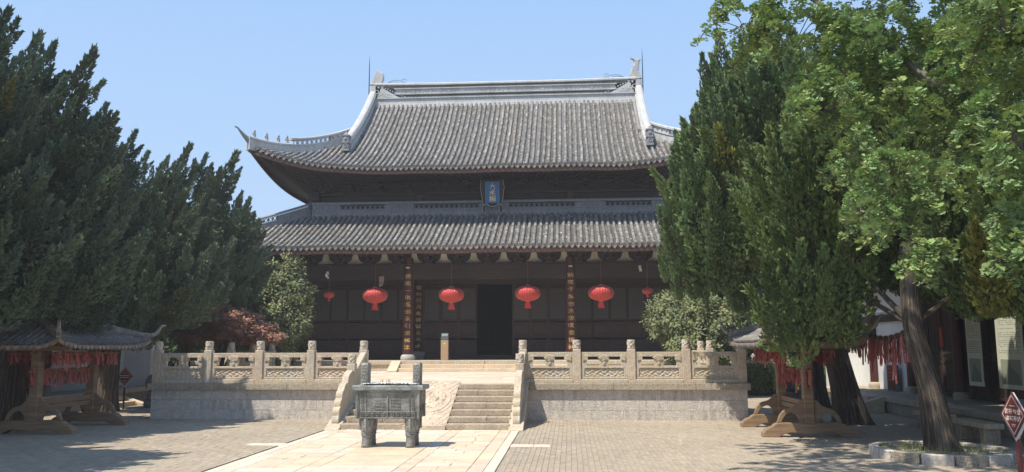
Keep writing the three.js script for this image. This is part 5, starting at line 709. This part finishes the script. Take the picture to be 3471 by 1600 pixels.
{
  const o = thing('ginkgo_tree', 'ginkgo with bright fan-shaped leaves reaching in over the court from beside the path', 'tree', [7.4, 0, -9.2]); const B = V(7.4, 0, -9.2), r = rng(91), M = [[], [], []], C = [[], [], []];
  o.userData.label = 'ginkgo with bright fan-shaped leaves overhanging the diamond sign';
  trunkOf(o, [V(0, -.1, 0), V(-.05, 2, .05), V(-.15, 4, .0), V(-.3, 6.5, -.1), V(-.2, 9, 0)], .30, .12, ginkgoBark, .1, 92);
  const put = (p, k = 1) => { const q = upQuat(V(rr(-.5, .5, r), 1, rr(-.5, .5, r)), r() * 6.28), j = Math.floor(r() * 3), s = rr(.8, 1.25, r) * k; M[j].push(new THREE.Matrix4().compose(p.clone().sub(B), q, V(s, s, s))); const v = rr(.6, 1.3, r), y = rr(-.12, .2, r); C[j].push(new THREE.Color().setRGB(v * (1 + y), v, v * (1 - y))); };
  // masses of twigs: [x, y, z, rx, ry, rz, twigs]
  const masses = [[2.2, 6.0, -9.9, .5, .45, .5, 14], [3.3, 5.2, -9.6, .7, .4, .6, 22], [4.1, 5.2, -9.4, .7, .5, .7, 24], [5.0, 5.0, -9.0, .7, .6, .7, 24], [4.4, 3.9, -8.2, .5, .5, .5, 16], [4.1, 5.1, -8.0, .5, .5, .5, 20], [4.6, 5.4, -7.6, .6, .5, .5, 20], [2.75, 5.75, -9.8, .85, .55, .7, 26], [3.7, 5.6, -9.6, .9, .6, .8, 30], [4.7, 5.7, -9.2, .9, .7, .8, 30], [3.0, 4.75, -9.4, .55, .42, .6, 18], [3.75, 4.6, -9.2, .7, .5, .7, 24], [3.1, 4.1, -8.9, .4, .3, .4, 9], [3.65, 3.75, -8.6, .5, .4, .5, 15], [3.3, 3.3, -8.3, .3, .25, .3, 8],
    [4.6, 4.6, -8.8, .8, .6, .8, 26], [3.75, 4.75, -7, .45, .55, .5, 20], [4.2, 4.4, -7.2, .5, .7, .6, 22], [3.55, 3.75, -6.9, .32, .4, .4, 15], [3.85, 3.3, -7, .3, .4, .4, 13], [3.62, 2.85, -6.8, .2, .3, .25, 8], [3.85, 2.7, -6.9, .2, .3, .25, 7], [3.2, 2.75, -7.6, .22, .3, .25, 6], [2.75, 3.35, -7.9, .3, .22, .3, 7],
    [4.9, 3.6, -8.4, .6, .6, .6, 16], [3.1, 3.7, -7.9, .35, .25, .35, 8], [5.4, 5.2, -8.6, .9, .8, .8, 22], [5.8, 6.6, -9.2, 1.2, .9, 1.2, 24], [6.6, 5.2, -8.2, 1, .8, 1, 18], [4.2, 6.6, -9.6, 1.3, .6, 1.1, 26], [7.6, 7.6, -9.2, 1.6, 1.2, 1.6, 20], [4.6, 8.2, -8.6, 1.5, 1, 1.5, 34], [6.4, 9.2, -10.4, 1.7, 1.2, 1.7, 40], [4.4, 8.6, -11.4, 1.6, 1.1, 1.5, 38], [6.2, 8.0, -13.2, 1.7, 1.2, 1.5, 40], [8.4, 8.8, -12.4, 1.7, 1.2, 1.6, 34], [5.0, 9.6, -13.6, 1.5, 1, 1.4, 30], [8.2, 9.6, -8.4, 1.6, 1.1, 1.6, 24], [1.3, 9.2, -11.4, 1.4, .8, 1.3, 36], [2.6, 9.6, -12.6, 1.4, .9, 1.3, 36], [3.0, 8.9, -10.0, 1.3, .8, 1.3, 34], [3.6, 9.4, -14.4, 1.3, .9, 1.3, 34], [1.0, 9.9, -14.0, 1.3, .6, 1.2, 44], [2.2, 10.3, -14.6, 1.3, .6, 1.2, 44], [.4, 9.6, -11.4, 1.3, .7, 1.2, 40], [1.6, 9.8, -12.4, 1.3, .7, 1.2, 44], [3.4, 10.6, -16, 1.3, .6, 1.2, 40], [3.9, 9.2, -13, 1.2, .8, 1.2, 40], [5.0, 9.0, -12.2, 1.2, .8, 1.2, 36], [4.4, 9.9, -11, 1.2, .8, 1.2, 34]];
  mesh('bough', tube(curve([V(7.35, 2.6, -9.2), V(6.2, 3.3, -8.9), V(5.2, 3.9, -8.8), V(4.67, 4.3, -8.8), V(4.38, 4.65, -8.9), V(3.97, 5.1, -9.2), V(3.6, 5.7, -9.6), V(3.0, 6.4, -10)].map((p) => p.sub(B)), 22), (u) => lerp(.09, .025, u), 9, .12, r), ginkgoBark, o);
  mesh('bough', tube(curve([V(7.3, 3.6, -9.2), V(6.3, 4.6, -8.6), V(5.2, 5.0, -7.8), V(4.3, 4.9, -7.2)].map((p) => p.sub(B)), 18), (u) => lerp(.1, .025, u), 8, .12, r), ginkgoBark, o);
  for (const [x, y, z, a, b, c, n] of masses) { const ctr = V(x, y, z), low = y < 6, from = low ? V(x + rr(.3, .8, r), y + rr(.8, 1.3, r), z + rr(-.4, .2, r)) : V(lerp(B.x, x, .12), Math.min(8, y + 1.6), lerp(B.z, z, .12)); if (!low) mesh('limb', tube(curve([from.clone().sub(B), from.clone().lerp(ctr, .35).add(V(rr(-.3, .3, r), .6, rr(-.3, .3, r))).sub(B), from.clone().lerp(ctr, .7).add(V(rr(-.2, .2, r), .3, rr(-.2, .2, r))).sub(B), ctr.clone().sub(B)], 8), (u) => lerp(low ? .014 : .05, .007, u), 6, .08, r), ginkgoBark, o);
    for (let i = 0; i < n * 1.25; i++) { const d = V(rr(-1, 1, r), rr(-.5, .9, r), rr(-1, 1, r)).normalize(), e = V(x + d.x * a * rr(.5, 1.1, r), y + d.y * b * rr(.5, 1.1, r), z + d.z * c * rr(.5, 1.1, r)), s = ctr.clone().lerp(e, .15), tw = curve([s, s.clone().lerp(e, .55).add(V(0, .10, 0)), e, e.clone().add(V(d.x * .10, -.16, d.z * .10))], 12); if (i < 8) mesh('twig', tube(tw.map((p) => p.clone().sub(B)), .006, 4), ginkgoBark, o); tw.forEach((p, k) => { if (k > 3 && r() < .85) { put(p.clone().add(V(rr(-.05, .05, r), rr(-.04, .04, r), rr(-.05, .05, r)))); } }); } }
  M.forEach((m, k) => inst('foliage', fans[k], leafMat(.21, .32, .10, .3), o, m, C[k]));
}
// stone tree ring with soil and tufts of grass
{
  const o = thing('tree_ring', 'low octagonal stone ring round the striped juniper trunk', 'planter', [7.0, 0, -16.6]), r = rng(95); for (let i = 0; i < 14; i++) { const a = i / 14 * 6.2832; mesh('kerb_stone', cbox(.52, .22, .16, .012, i, i), stony0(i), o, Math.sin(a) * 1.16, .07, Math.cos(a) * 1.16, 0, a, 0); }
  mesh('soil', buv(new THREE.CylinderGeometry(1.1, 1.1, .16, 28)), groundMat, o, 0, .05, 0);
  const blades = []; for (let i = 0; i < 420; i++) { const a = r() * 6.28, q = i < 240 ? rr(.35, .7, r) : rr(.6, 1.08, r), x = Math.sin(a) * q, z = Math.cos(a) * q, h = rr(.06, .24, r), b = r() * 6.28; blades.push(tris([[[x, .12, z], [x + Math.cos(b) * .012, .12, z + Math.sin(b) * .012], [x + rr(-.08, .08, r), .12 + h, z + rr(-.08, .08, r)]]])); }
  mesh('grass_tufts', merge(blades), leafMat(.2, .22, .07), o).userData.kind = 'stuff';
}
function stony0(i) { return [graniteRough, wallStone[1], wallStone[0]][i % 3]; }

// ---------------------------------------------------------------- ribbon racks with little tiled roofs
const ribbonMat = [plain(.34, .085, .07, .9, { side: THREE.DoubleSide }), plain(.42, .14, .115, .9, { side: THREE.DoubleSide }), plain(.28, .06, .055, .9, { side: THREE.DoubleSide })];
function ribbonG(seed) { const r = rng(seed), F = [], n = 4; let x = 0, z = 0; const P = [[0, 0, 0]]; for (let i = 1; i <= n; i++) { x += rr(-.02, .02, r); z += rr(-.02, .02, r); P.push([x, -i / n, z]); } for (let i = 0; i < n; i++) F.push([[P[i][0] - .02, P[i][1], P[i][2]], [P[i][0] + .02, P[i][1], P[i][2]], [P[i + 1][0] + .02, P[i + 1][1], P[i + 1][2]], [P[i + 1][0] - .02, P[i + 1][1], P[i + 1][2]]]); return tris(F); }
const ribG = [1, 2, 3].map(ribbonG);
function ribbons(name, label, at, n, seed, len = [.22, .5]) { const r = rng(seed), o = thing(name, label, 'ribbons', at(.5)[0].toArray ? [at(.5)[0].x, at(.5)[0].y, at(.5)[0].z] : [0, 0, 0]); o.userData.kind = 'stuff'; const B = o.position.clone(), m = [[], [], []]; for (let i = 0; i < n; i++) { const [p, yaw] = at(r()), l = rr(len[0], len[1], r) * (r() < .05 ? 1.7 : 1), k = Math.floor(r() * 3); m[k].push(new THREE.Matrix4().compose(p.clone().sub(B).add(V(rr(-.05, .05, r), rr(-.04, .04, r), rr(-.04, .04, r))), new THREE.Quaternion().setFromEuler(new THREE.Euler(rr(-.12, .12, r), yaw + rr(-.9, .9, r), rr(-.12, .12, r))), V(rr(.8, 1.4, r), l, 1))); } m.forEach((q, k) => inst('ribbon_strips', ribG[k], ribbonMat[k], o, q)); return o; }
function rack(cx, label, rlabel, flip) { // long axis along z; posts at z +-1.2 of the centre
  const cz = -21.35, o = thing('ribbon_rack', label, 'rack', [cx, 0, cz], 0, 'prayer ribbon racks with tiled roofs'), r = rng(flip ? 5 : 6);
  for (const s of [-1, 1]) { const z = s * 1.22; mesh('post', cbox(.24, 2.3, .2, .02), rackWood, o, 0, 1.25, z);
    const f = new THREE.Shape(); f.moveTo(-1.1, 0); f.lineTo(-.72, 0); f.quadraticCurveTo(-.55, .13, -.35, .1); f.quadraticCurveTo(0, .06, .35, .1); f.quadraticCurveTo(.55, .13, .72, 0); f.lineTo(1.1, 0); f.lineTo(1.08, .1); f.quadraticCurveTo(.98, .22, .85, .24); f.quadraticCurveTo(.8, .32, .66, .33); f.lineTo(-.66, .33); f.quadraticCurveTo(-.8, .32, -.85, .24); f.quadraticCurveTo(-.98, .22, -1.08, .1); f.closePath();
    mesh('foot', buv(extr(f, .26, .015, 2)), rackWood, o, 0, 0, z);
    for (const q of [-1, 1]) { const b = new THREE.Shape(); b.moveTo(.1, .33); b.lineTo(.1, .86); b.lineTo(.2, .84); b.quadraticCurveTo(.3, .68, .46, .66); b.quadraticCurveTo(.66, .62, .74, .33); b.lineTo(.64, .33); b.quadraticCurveTo(.58, .52, .42, .55); b.quadraticCurveTo(.28, .58, .22, .33); b.closePath(); const g = buv(extr(b, .09, .012, 1, 6)); mesh('scroll_brace', g, rackWood, o, 0, 0, z, 0, q < 0 ? Math.PI : 0, 0); } }
  for (const y of [.62, .76]) mesh('lower_rail', cbox(.09, .12, 2.3, .012), rackWood, o, 0, y, 0);
  for (const y of [1.52, 1.98]) mesh('ribbon_rail', cbox(.06, .06, 3.0, .01), rackWood, o, 0, y, 0);
  for (const x of [-.55, .55]) mesh('ribbon_rail', cbox(.05, .05, 3.0, .01), rackWood, o, x, 1.97, 0); for (const z of [-1.22, 1.22]) mesh('cross_arm', cbox(1.7, .12, .12, .012), rackWood, o, 0, 2.1, z);
  // hipped, tiled roof
  const eh = 2.2, rh = 2.78, ex = 1.12, ez = 2.2, rz = 1.05, prof = (t) => t * .75 + .25 * t * t; const pos = (sx, u, t) => V(sx * ex * (1 - t), eh + (rh - eh) * prof(t) + .18 * Math.pow(Math.abs(u), 6) * (1 - t), u * lerp(ez, rz, t)), posE = (sz, u, t) => V(u * ex * (1 - t), eh + (rh - eh) * prof(t) + .18 * Math.pow(Math.abs(u), 6) * (1 - t), sz * lerp(ez, rz, t));
  const shg = (P, nu) => { const F = []; for (let i = 0; i < 6; i++) for (let j = 0; j < nu; j++) { const a = (t, u) => P(lerp(-1, 1, u / nu), t / 6).toArray(); F.push([a(i, j), a(i, j + 1), a(i + 1, j + 1), a(i + 1, j)]); } return buv(tris(F)); };
  const rf = new THREE.Group(); rf.name = 'roof'; o.add(rf); const roofM = tileMats[1];
  for (const s of [-1, 1]) { mesh('roof_slope', shg((u, t) => pos(s, u, t), 16), panMat, rf); mesh('roof_slope', shg((u, t) => posE(s, u, t), 10), panMat, rf);
    const rows = (n, half, P) => { for (let i = 0; i < n; i++) { const w = -half + (i + .5) * 2 * half / n, pts = []; for (let k = 0; k <= 5; k++) { const t = k / 5, u = w / half; pts.push(P(u, t)); } const full = pts.filter(Boolean); if (full.length > 1) { mesh('tile_row', tube(full.map((p) => p.clone().add(V(0, .015, 0))), .052, 7), pick(tileMats, r), rf); const d = full[0].clone().sub(full[1]), e = mesh('eave_tile', dripG, pick(tileMats, r), rf); e.scale.setScalar(.72); e.position.copy(full[0]).add(V(0, -.03, 0)).addScaledVector(d.normalize(), .04); e.quaternion.copy(basis(V(d.x, 0, d.z), Y)); } } };
    rows(24, ez, (u, t) => { const z = u * ez, lim = lerp(ez, rz, t); return Math.abs(z) <= lim + .01 ? V(s * ex * (1 - t), eh + (rh - eh) * prof(t) + .18 * Math.pow(Math.abs(u), 6) * (1 - t), z) : null; });
    rows(12, ex, (u, t) => { const x = u * ex, lim = ex * (1 - t); return Math.abs(x) <= lim + .01 ? V(x, eh + (rh - eh) * prof(t) + .18 * Math.pow(Math.abs(u), 6) * (1 - t), s * lerp(ez, rz, t)) : null; });
    mesh('eave_board', sweep([-1, -.9, -.6, 0, .6, .9, 1].map((u) => pos(s, u, 0)), rect(.04, -.12, -.02)), rackWood, rf); mesh('eave_board', sweep([-1, -.9, -.6, 0, .6, .9, 1].map((u) => posE(s, u, 0)), rect(.04, -.12, -.02)), rackWood, rf);
    for (const q of [-1, 1]) { const h = [0, .2, .4, .6, .8, 1].map((t) => pos(s, q, t)); mesh('hip_ridge', sweep(h.map((p) => p.clone()), roundTop(.11, -.02, .14)), roofM, rf); const e = h[0], d = V(s * .5, 0, q * .85).normalize(); mesh('hip_horn', buv(tube(curve([e.clone().add(V(0, .08, 0)), e.clone().addScaledVector(d, .16).add(V(0, .14, 0)), e.clone().addScaledVector(d, .34).add(V(0, .36, 0)), e.clone().addScaledVector(d, .46).add(V(0, .38, 0))], 12), (u) => lerp(.07, .025, u), 7)), tileMats[2], rf); }
    const rp = []; for (let k = 0; k <= 6; k++) { const u = k / 6; rp.push(V(0, rh + .18 * u + .26 * u * u * u, s * (rz + u * .18))); } mesh('ridge_horn', buv(tube(rp, (u) => lerp(.10, .03, u), 7)), roofM, rf); }
  mesh('roof_ridge', sweep([V(0, rh, -rz), V(0, rh - .02, 0), V(0, rh, rz)], roundTop(.16, -.08, .24)), roofM, rf); mesh('ridge_knob', buv(lathe([[.09, 0], [.1, .05], [.06, .08], [.09, .16], [.05, .24], [0, .28]], 10)), plasterGrey, rf, 0, rh + .2, 0);
  const at = (x, y, t) => [V(cx + x, y, cz - 1.5 + 3 * t), Math.PI / 2];
  ribbons('prayer_ribbons', rlabel + ', lower row', (t) => at(0, 1.56, t), 340, 71 + cx, [.16, .42]); ribbons('prayer_ribbons', rlabel + ', under the eaves', (t) => at(t * 7919 % 1 < .5 ? -.55 : .55, 2.0, t), 380, 73 + cx, [.12, .36]);
  return o; }
rack(-13.35, 'dark ribbon rack with tiled roof standing in deep juniper shade by the side hall', 'faded red ribbons tied to the shaded rack by the side hall with the electrical box');
rack(5.55, 'wooden ribbon rack with tiled roof and sunlit curved feet at the terrace corner', 'red ribbons tied to the sunlit rack at the terrace corner', true);
// a rope of ribbons slung between two juniper trunks
{ const a = V(6.9, 2.45, -16.9), b = V(6.15, 2.55, -18.6), pts = curve([V(7.5, 2.65, -23.3), V(7.15, 2.42, -21), V(7.0, 2.25, -19), V(6.95, 2.45, -17.2)], 30); const o = thing('slung_branch', 'thick bound branch slung between two juniper trunks, hung with ribbons', 'branch', [7.0, 2.1, -20]); mesh('bound_branch', tube(pts.map((p) => p.clone().sub(o.position)), .055, 8, .2), bark, o); for (let i = 2; i < 28; i += 2) mesh('binding', T(new THREE.TorusGeometry(.065, .014, 5, 10), 0, 0, 0), woody0(i), o, pts[i].x - 7, pts[i].y - 2.1, pts[i].z + 20, rr(-.3, .3), 0, 0);
  ribbons('prayer_ribbons', 'long red ribbons hanging from the bound branch between juniper trunks', (t) => [pts[Math.floor(t * 30)].clone().add(V(0, -.03, 0)), Math.PI / 2], 240, 77, [.3, .62]); }
function woody0() { return rackWood; }

// ---------------------------------------------------------------- side halls
function sideHall(s, label) { // s = 1: beside the junipers with the ginkgo; facade faces the court
  const X = AX + s * 15.4, o = thing('side_hall', label, 'building', [X, 0, -26], 0, 'side halls along the court'), r = rng(7 + s), K = (x) => s * x; // local x grows away from the court
  mesh('podium', buv(T(cbox(7.2, .5, 24, .02), K(1.9), .25, 3.2)), graniteRough, o);
  for (let i = 0; i < 17; i++) mesh('podium_edge', cbox(.34, .16, 1.4, .014, i, i * .7), granite, o, K(-1.6), .43, -8.1 + i * 1.412);
  const z0 = -9, z1 = 15;
  mesh('white_wall', buv(T(cbox(.24, 4.4, 5.9, .01), K(.12), 2.7, -6.05)), whiteWall, o);
  mesh('white_end_wall', buv(T(cbox(6.2, 4.6, .3, .01), K(3.1), 2.7, -8.95)), whiteWall, o); mesh('pier', buv(T(cbox(1.2, 4.2, .4, .01), K(-.6), 2.5, -8.9)), whiteWall, o);
  mesh('rear_wall', buv(T(cbox(.3, 4.6, 24, .01), K(6), 2.7, 3)), whiteWall, o);
  for (let i = 0; i < 7; i++) { const z = -6.7 + i * 3.5; const c = mesh('column', lathe([[.15, 0], [.15, 2.4], [.14, 4.0]], 16), s > 0 && i === 0 ? redWood : redWood, o, K(-.12), .72, z); mesh('column_base', lathe([[.16, .24], [.21, .2], [.23, .12], [.2, 0]], 16), granite, c, 0, -.22, 0); }
  mesh('tie_beam', buv(T(cbox(.2, .5, 23.5, .015), K(-.1), 4.4, 3)), darkWood, o); mesh('rail_beam', buv(T(cbox(.14, .26, 5.8, .01), K(-.06), 3.1, -6.05)), darkWood, o);
  for (let i = 0; i < 18; i++) { const z = -2.6 + i * .98, d = new THREE.Group(); d.name = 'door_leaf'; d.position.set(K(.06), .6, z); o.add(d); mesh('frame', buv(merge([box(.08, 3.4, .09, 0, 1.7, -.45), box(.08, 3.4, .09, 0, 1.7, .45), ...[.05, 1.0, 1.25, 3.35].map((y) => box(.08, .09, .82, 0, y, 0))])), sideWood, d); mesh('door_panel', buv(merge([box(.03, 3.2, .82, 0, 1.7, 0), ...[-.25, 0, .25].map((q) => box(.05, 1.9, .03, 0, 2.3, q))])), doorWood, d); }
  mesh('lintel', buv(T(cbox(.24, .5, 17.8, .015), K(.1), 4.3, 5.8)), darkWood, o);
  // roof: tiled slope towards the court and the rear one
  const F = (side) => { const f = []; for (let i = 0; i < 10; i++) { const t0 = i / 10, t1 = (i + 1) / 10, p = (t) => [K(side > 0 ? lerp(-1.0, 3.1, t) : lerp(7.2, 3.1, t)), 4.75 + 2.3 * (t * .7 + .3 * t * t)]; const a = p(t0), b = p(t1); f.push([[a[0], a[1] + .03, z0 - .6], [a[0], a[1] + .03, z1 + .6], [b[0], b[1], z1 + .6], [b[0], b[1], z0 - .6]]); } return buv(tris(f)); };
  const rf = new THREE.Group(); rf.name = 'roof'; o.add(rf); mesh('roof_slope', F(1), panMat, rf); mesh('roof_slope', F(-1), panMat, rf); const mt = []; for (let z = z0 - .5; z < z1 + .5; z += .3) mt.push(z); const pts0 = []; for (let i = 0; i <= 6; i++) { const t = i / 6; pts0.push(V(K(lerp(-1.0, 3.1, t)), 4.78 + 2.3 * (t * .7 + .3 * t * t), 0)); } const rowG = tube(pts0, .07, 7); for (const z of mt) mesh('tile_row', rowG, pick(tileMats, r), rf, 0, 0, z); mesh('eave_board', buv(T(cbox(.06, .2, 25, .01), K(-.95), 4.68, 3)), fasciaWood, rf); mesh('roof_ridge', sweep([V(K(3.1), 7.0, z0 - .6), V(K(3.1), 7.0, z1 + .6)], roundTop(.3, 0, .45)), plasterGrey, rf);
  // steps down to the court
  for (let i = 0; i < 3; i++) mesh('step', cbox(.42 * (3 - i), .165, 2.6, .014, i, 2), slabMats[i], o, K(-1.77 - .21 * (3 - i)), .083 + i * .165, -2.9);
  for (const q of [-1.5, 1.5]) mesh('step_flank', buv(extr(shape([[0, 0], [1.5, 0], [1.5, .06], [0, .52]]), .32, .01)), slabMats[0], o, K(-1.77), 0, -2.9 + q, 0, s > 0 ? Math.PI : 0, 0);
  return o; }
sideHall(1, 'white-walled side hall with dark doors and hanging posters behind the junipers');
sideHall(-1, 'white-walled side hall in deep shade behind the ribbon rack on the maple side');
// posters hanging on the doors, the notice case against the white wall
const posterTex = (seed) => canvasTex(256, 768, (c, w, h) => { const r = rng(seed); c.fillStyle = '#d9dbc6'; c.fillRect(0, 0, w, h); c.fillStyle = '#5c6150'; for (let i = 0; i < 8; i++) c.fillRect(40 + i * 22, 60, 14, 16); for (let y = 120; y < 470; y += 17) { if (r() < .15) continue; c.fillStyle = 'rgba(70,75,60,.55)'; for (let x = 22; x < w - 22; x += 12) if (r() < .85) c.fillRect(x, y, 8, 7); } c.fillStyle = '#9aa08c'; c.fillRect(30, 520, w - 60, 210); c.fillStyle = '#7d8474'; c.beginPath(); c.moveTo(40, 730); c.lineTo(90, 600); c.lineTo(120, 560); c.lineTo(140, 600); c.lineTo(200, 640); c.lineTo(220, 730); c.fill(); });
for (const [z, w, lb, sd] of [[-24.3, .85, 'tall cream poster of small text hanging on the dark doors, the narrow one', 3], [-22.4, 1.3, 'wide cream poster with pictures hanging on the dark doors above the diamond sign', 4]]) { const o = thing('hanging_poster', lb, 'poster', [AX + 15.4 - .3, .95, z], -Math.PI / 2, 'posters on the side hall doors'); mesh('poster_sheet', T(new THREE.BoxGeometry(w, 2.35, .02), 0, 1.2, 0), new THREE.MeshStandardMaterial({ map: posterTex(sd), roughness: .8 }), o); mesh('hanging_bar', T(new THREE.CylinderGeometry(.02, .02, w + .06, 8), 0, 2.4, 0, 0, 0, Math.PI / 2), darkWood, o); }
{ const o = thing('notice_case', 'dark red notice box with a metal frame leaning against the white wall', 'notice box', [AX + 15.4 - .22, .5, -30.6], -Math.PI / 2 + .1); mesh('case', cbox(.66, .92, .12, .012), plain(.14, .14, .14, .4), o, 0, .46, 0); const t = canvasTex(128, 192, (c, w, h) => { c.fillStyle = '#6a2a1c'; c.fillRect(0, 0, w, h); c.fillStyle = '#8d4a34'; c.fillRect(8, 8, w - 16, 50); c.fillRect(8, 70, w - 16, 50); c.fillStyle = '#3f170f'; for (let i = 0; i < 5; i++) { c.fillRect(16 + i * 21, 24, 14, 16); c.fillRect(16 + i * 21, 86, 14, 16); } }); mesh('red_board', T(new THREE.BoxGeometry(.5, .8, .02), 0, .46, .065), new THREE.MeshStandardMaterial({ map: t, roughness: .6 }), o); }
{ const o = thing('red_door_sign', 'small bright red strip hanging on the side hall column', 'sign', [AX + 15.4 - .32, 2.35, -26.3], -Math.PI / 2); mesh('red_strip', cbox(.2, .6, .02, .004), plain(.5, .08, .06), o, 0, 0, 0); mesh('hanger', cbox(.03, .1, .02, .003), iron, o, 0, .35, 0); }
// stone benches at the podium's foot beside the ginkgo
[[8.9, -19.2], [9.0, -21.6]].forEach(([x, z], i) => { const o = thing('stone_bench', i ? 'low stone bench further along the side hall podium, in shade' : 'low stone bench by the side hall podium behind the diamond sign, with a sunlit end', 'bench', [x, 0, z], 0, 'stone benches along the side hall'); mesh('bench_top', cbox(.42, .12, 1.5, .014), granite, o, 0, .40, 0); for (const s of [-1, 1]) mesh('bench_leg', cbox(.34, .34, .22, .014), graniteRough, o, 0, .17, s * .55); });
// ---------------------------------------------------------------- diamond signs
function diamond(label, x, y, z, turn, text) { const o = thing('diamond_sign', label, 'sign', [x, 0, z], turn, 'diamond notice signs'), maroon = plain(.16, .035, .03, .5); mesh('pole', cbox(.06, y - .2, .06, .008), maroon, o, 0, (y - .2) / 2, -.03);
  const dia = (w, h) => shape([[0, h / 2], [w / 2, 0], [0, -h / 2], [-w / 2, 0]]); mesh('white_backing', extr(dia(.56, .7), .03, .004), whitePaint, o, 0, y - .03, -.012); mesh('maroon_face', extr(dia(.54, .66), .02, .003), maroon, o, 0, y, .012);
  const t = canvasTex(256, 320, (c, w, h) => { c.fillStyle = '#6e2a24'; c.fillRect(0, 0, w, h); c.strokeStyle = '#e8dcd2'; c.lineWidth = 5; c.beginPath(); c.moveTo(w / 2, 16); c.lineTo(w - 14, h / 2); c.lineTo(w / 2, h - 16); c.lineTo(14, h / 2); c.closePath(); c.stroke(); c.fillStyle = '#e8dcd2'; c.fillRect(w / 2 - 30, 92, 60, 5); c.fillRect(w / 2 - 24, 228, 48, 5); c.fillRect(w / 2 - 18, 240, 36, 4); c.strokeStyle = c.fillStyle; if (text) text.forEach((q, i) => [...q].forEach((ch, k) => write(c, ch, w / 2 - 84 + k * 43, 116 + i * 52, 38, 4.5))); else { for (let i = 0; i < 2; i++) for (let k = 0; k < 8; k++) c.fillRect(w / 2 - 76 + k * 19, 132 + i * 34, 13, 15); } });
  const g = new THREE.ShapeGeometry(dia(.5, .62)), p = g.attributes.position, u = g.attributes.uv; for (let i = 0; i < p.count; i++) u.setXY(i, p.getX(i) / .5 + .5, p.getY(i) / .62 + .5); mesh('printed_sheet', g, new THREE.MeshStandardMaterial({ map: t, roughness: .5 }), o, 0, y, .0245); }
diamond('maroon diamond sign on a pole at the foot of the ginkgo, turned sideways', 6.42, 1.1, -12.7, -1.42, ['勤劳节俭', '诚实劳动']);
diamond('maroon diamond sign on a pole between the ribbon rack and the terrace end', -15.44, 1.12, -28.1, .35, null);
// electrical box, drum stones
{ const o = thing('electrical_box', 'white metal electrical cabinet with a yellow warning triangle above the hedge', 'cabinet', [-19.7, 0, -38.2], .2); mesh('plinth', buv(box(1.0, 1.0, .5, 0, .5, 0, .01)), wallStone[0], o); mesh('cabinet', cbox(.95, .75, .45, .015), plain(.55, .56, .54, .5), o, 0, 1.38, 0); mesh('cabinet_lid', cbox(1.0, .05, .5, .012), plain(.5, .5, .49, .5), o, 0, 1.78, 0); mesh('warning_triangle', extr(shape([[-.13, -.1], [.13, -.1], [0, .14]]), .012, .002), plain(.75, .5, .03, .5), o, 0, 1.38, .232); }
function drum(label, x, z, turn) { const o = thing('drum_stone', label, 'carved stone', [x, 0, z], turn, 'carved drum stones beside the terrace'); const m = stony([.16, .15, .135], { va: .4, vf: .4, tint: [.24, .22, .19], size: .8, bump: .008, seed: 96 }); mesh('pedestal', buv(merge([box(.7, .3, .5, 0, .15, 0, .03), box(.5, .26, .36, 0, .42, 0, .03)])), m, o); mesh('drum', buv(merge([T(lathe([[0, -.13], [.26, -.13], [.32, -.1], [.34, 0], [.32, .1], [.26, .13], [0, .13]], 28), 0, .86, 0, Math.PI / 2, 0, 0), ...[-1, 1].flatMap((s) => [T(new THREE.TorusGeometry(.25, .03, 6, 24), 0, .86, s * .125), T(new THREE.SphereGeometry(.07, 10, 8), -.1, .92, s * .13), T(new THREE.SphereGeometry(.07, 10, 8), .1, .92, s * .13), T(new THREE.TorusGeometry(.08, .03, 6, 14, Math.PI), 0, .80, s * .13, 0, 0, Math.PI)])])), m, o); mesh('back_slab', buv(extr(shape([[.2, 0], [.5, 0], [.42, .5], [.22, .7]]), .3, .03, 2)), m, o); return o; }
drum('carved drum stone with a beast face behind the sunlit ribbon rack', 7.5, -29.8, .25); drum('carved drum stone at the shaded end of the terrace near the diamond sign', -14.9, -29.2, .5);

scene.fog = new THREE.FogExp2(new THREE.Color().setRGB(.97, .97, 1.0), .001);

renderer.render(scene, camera);
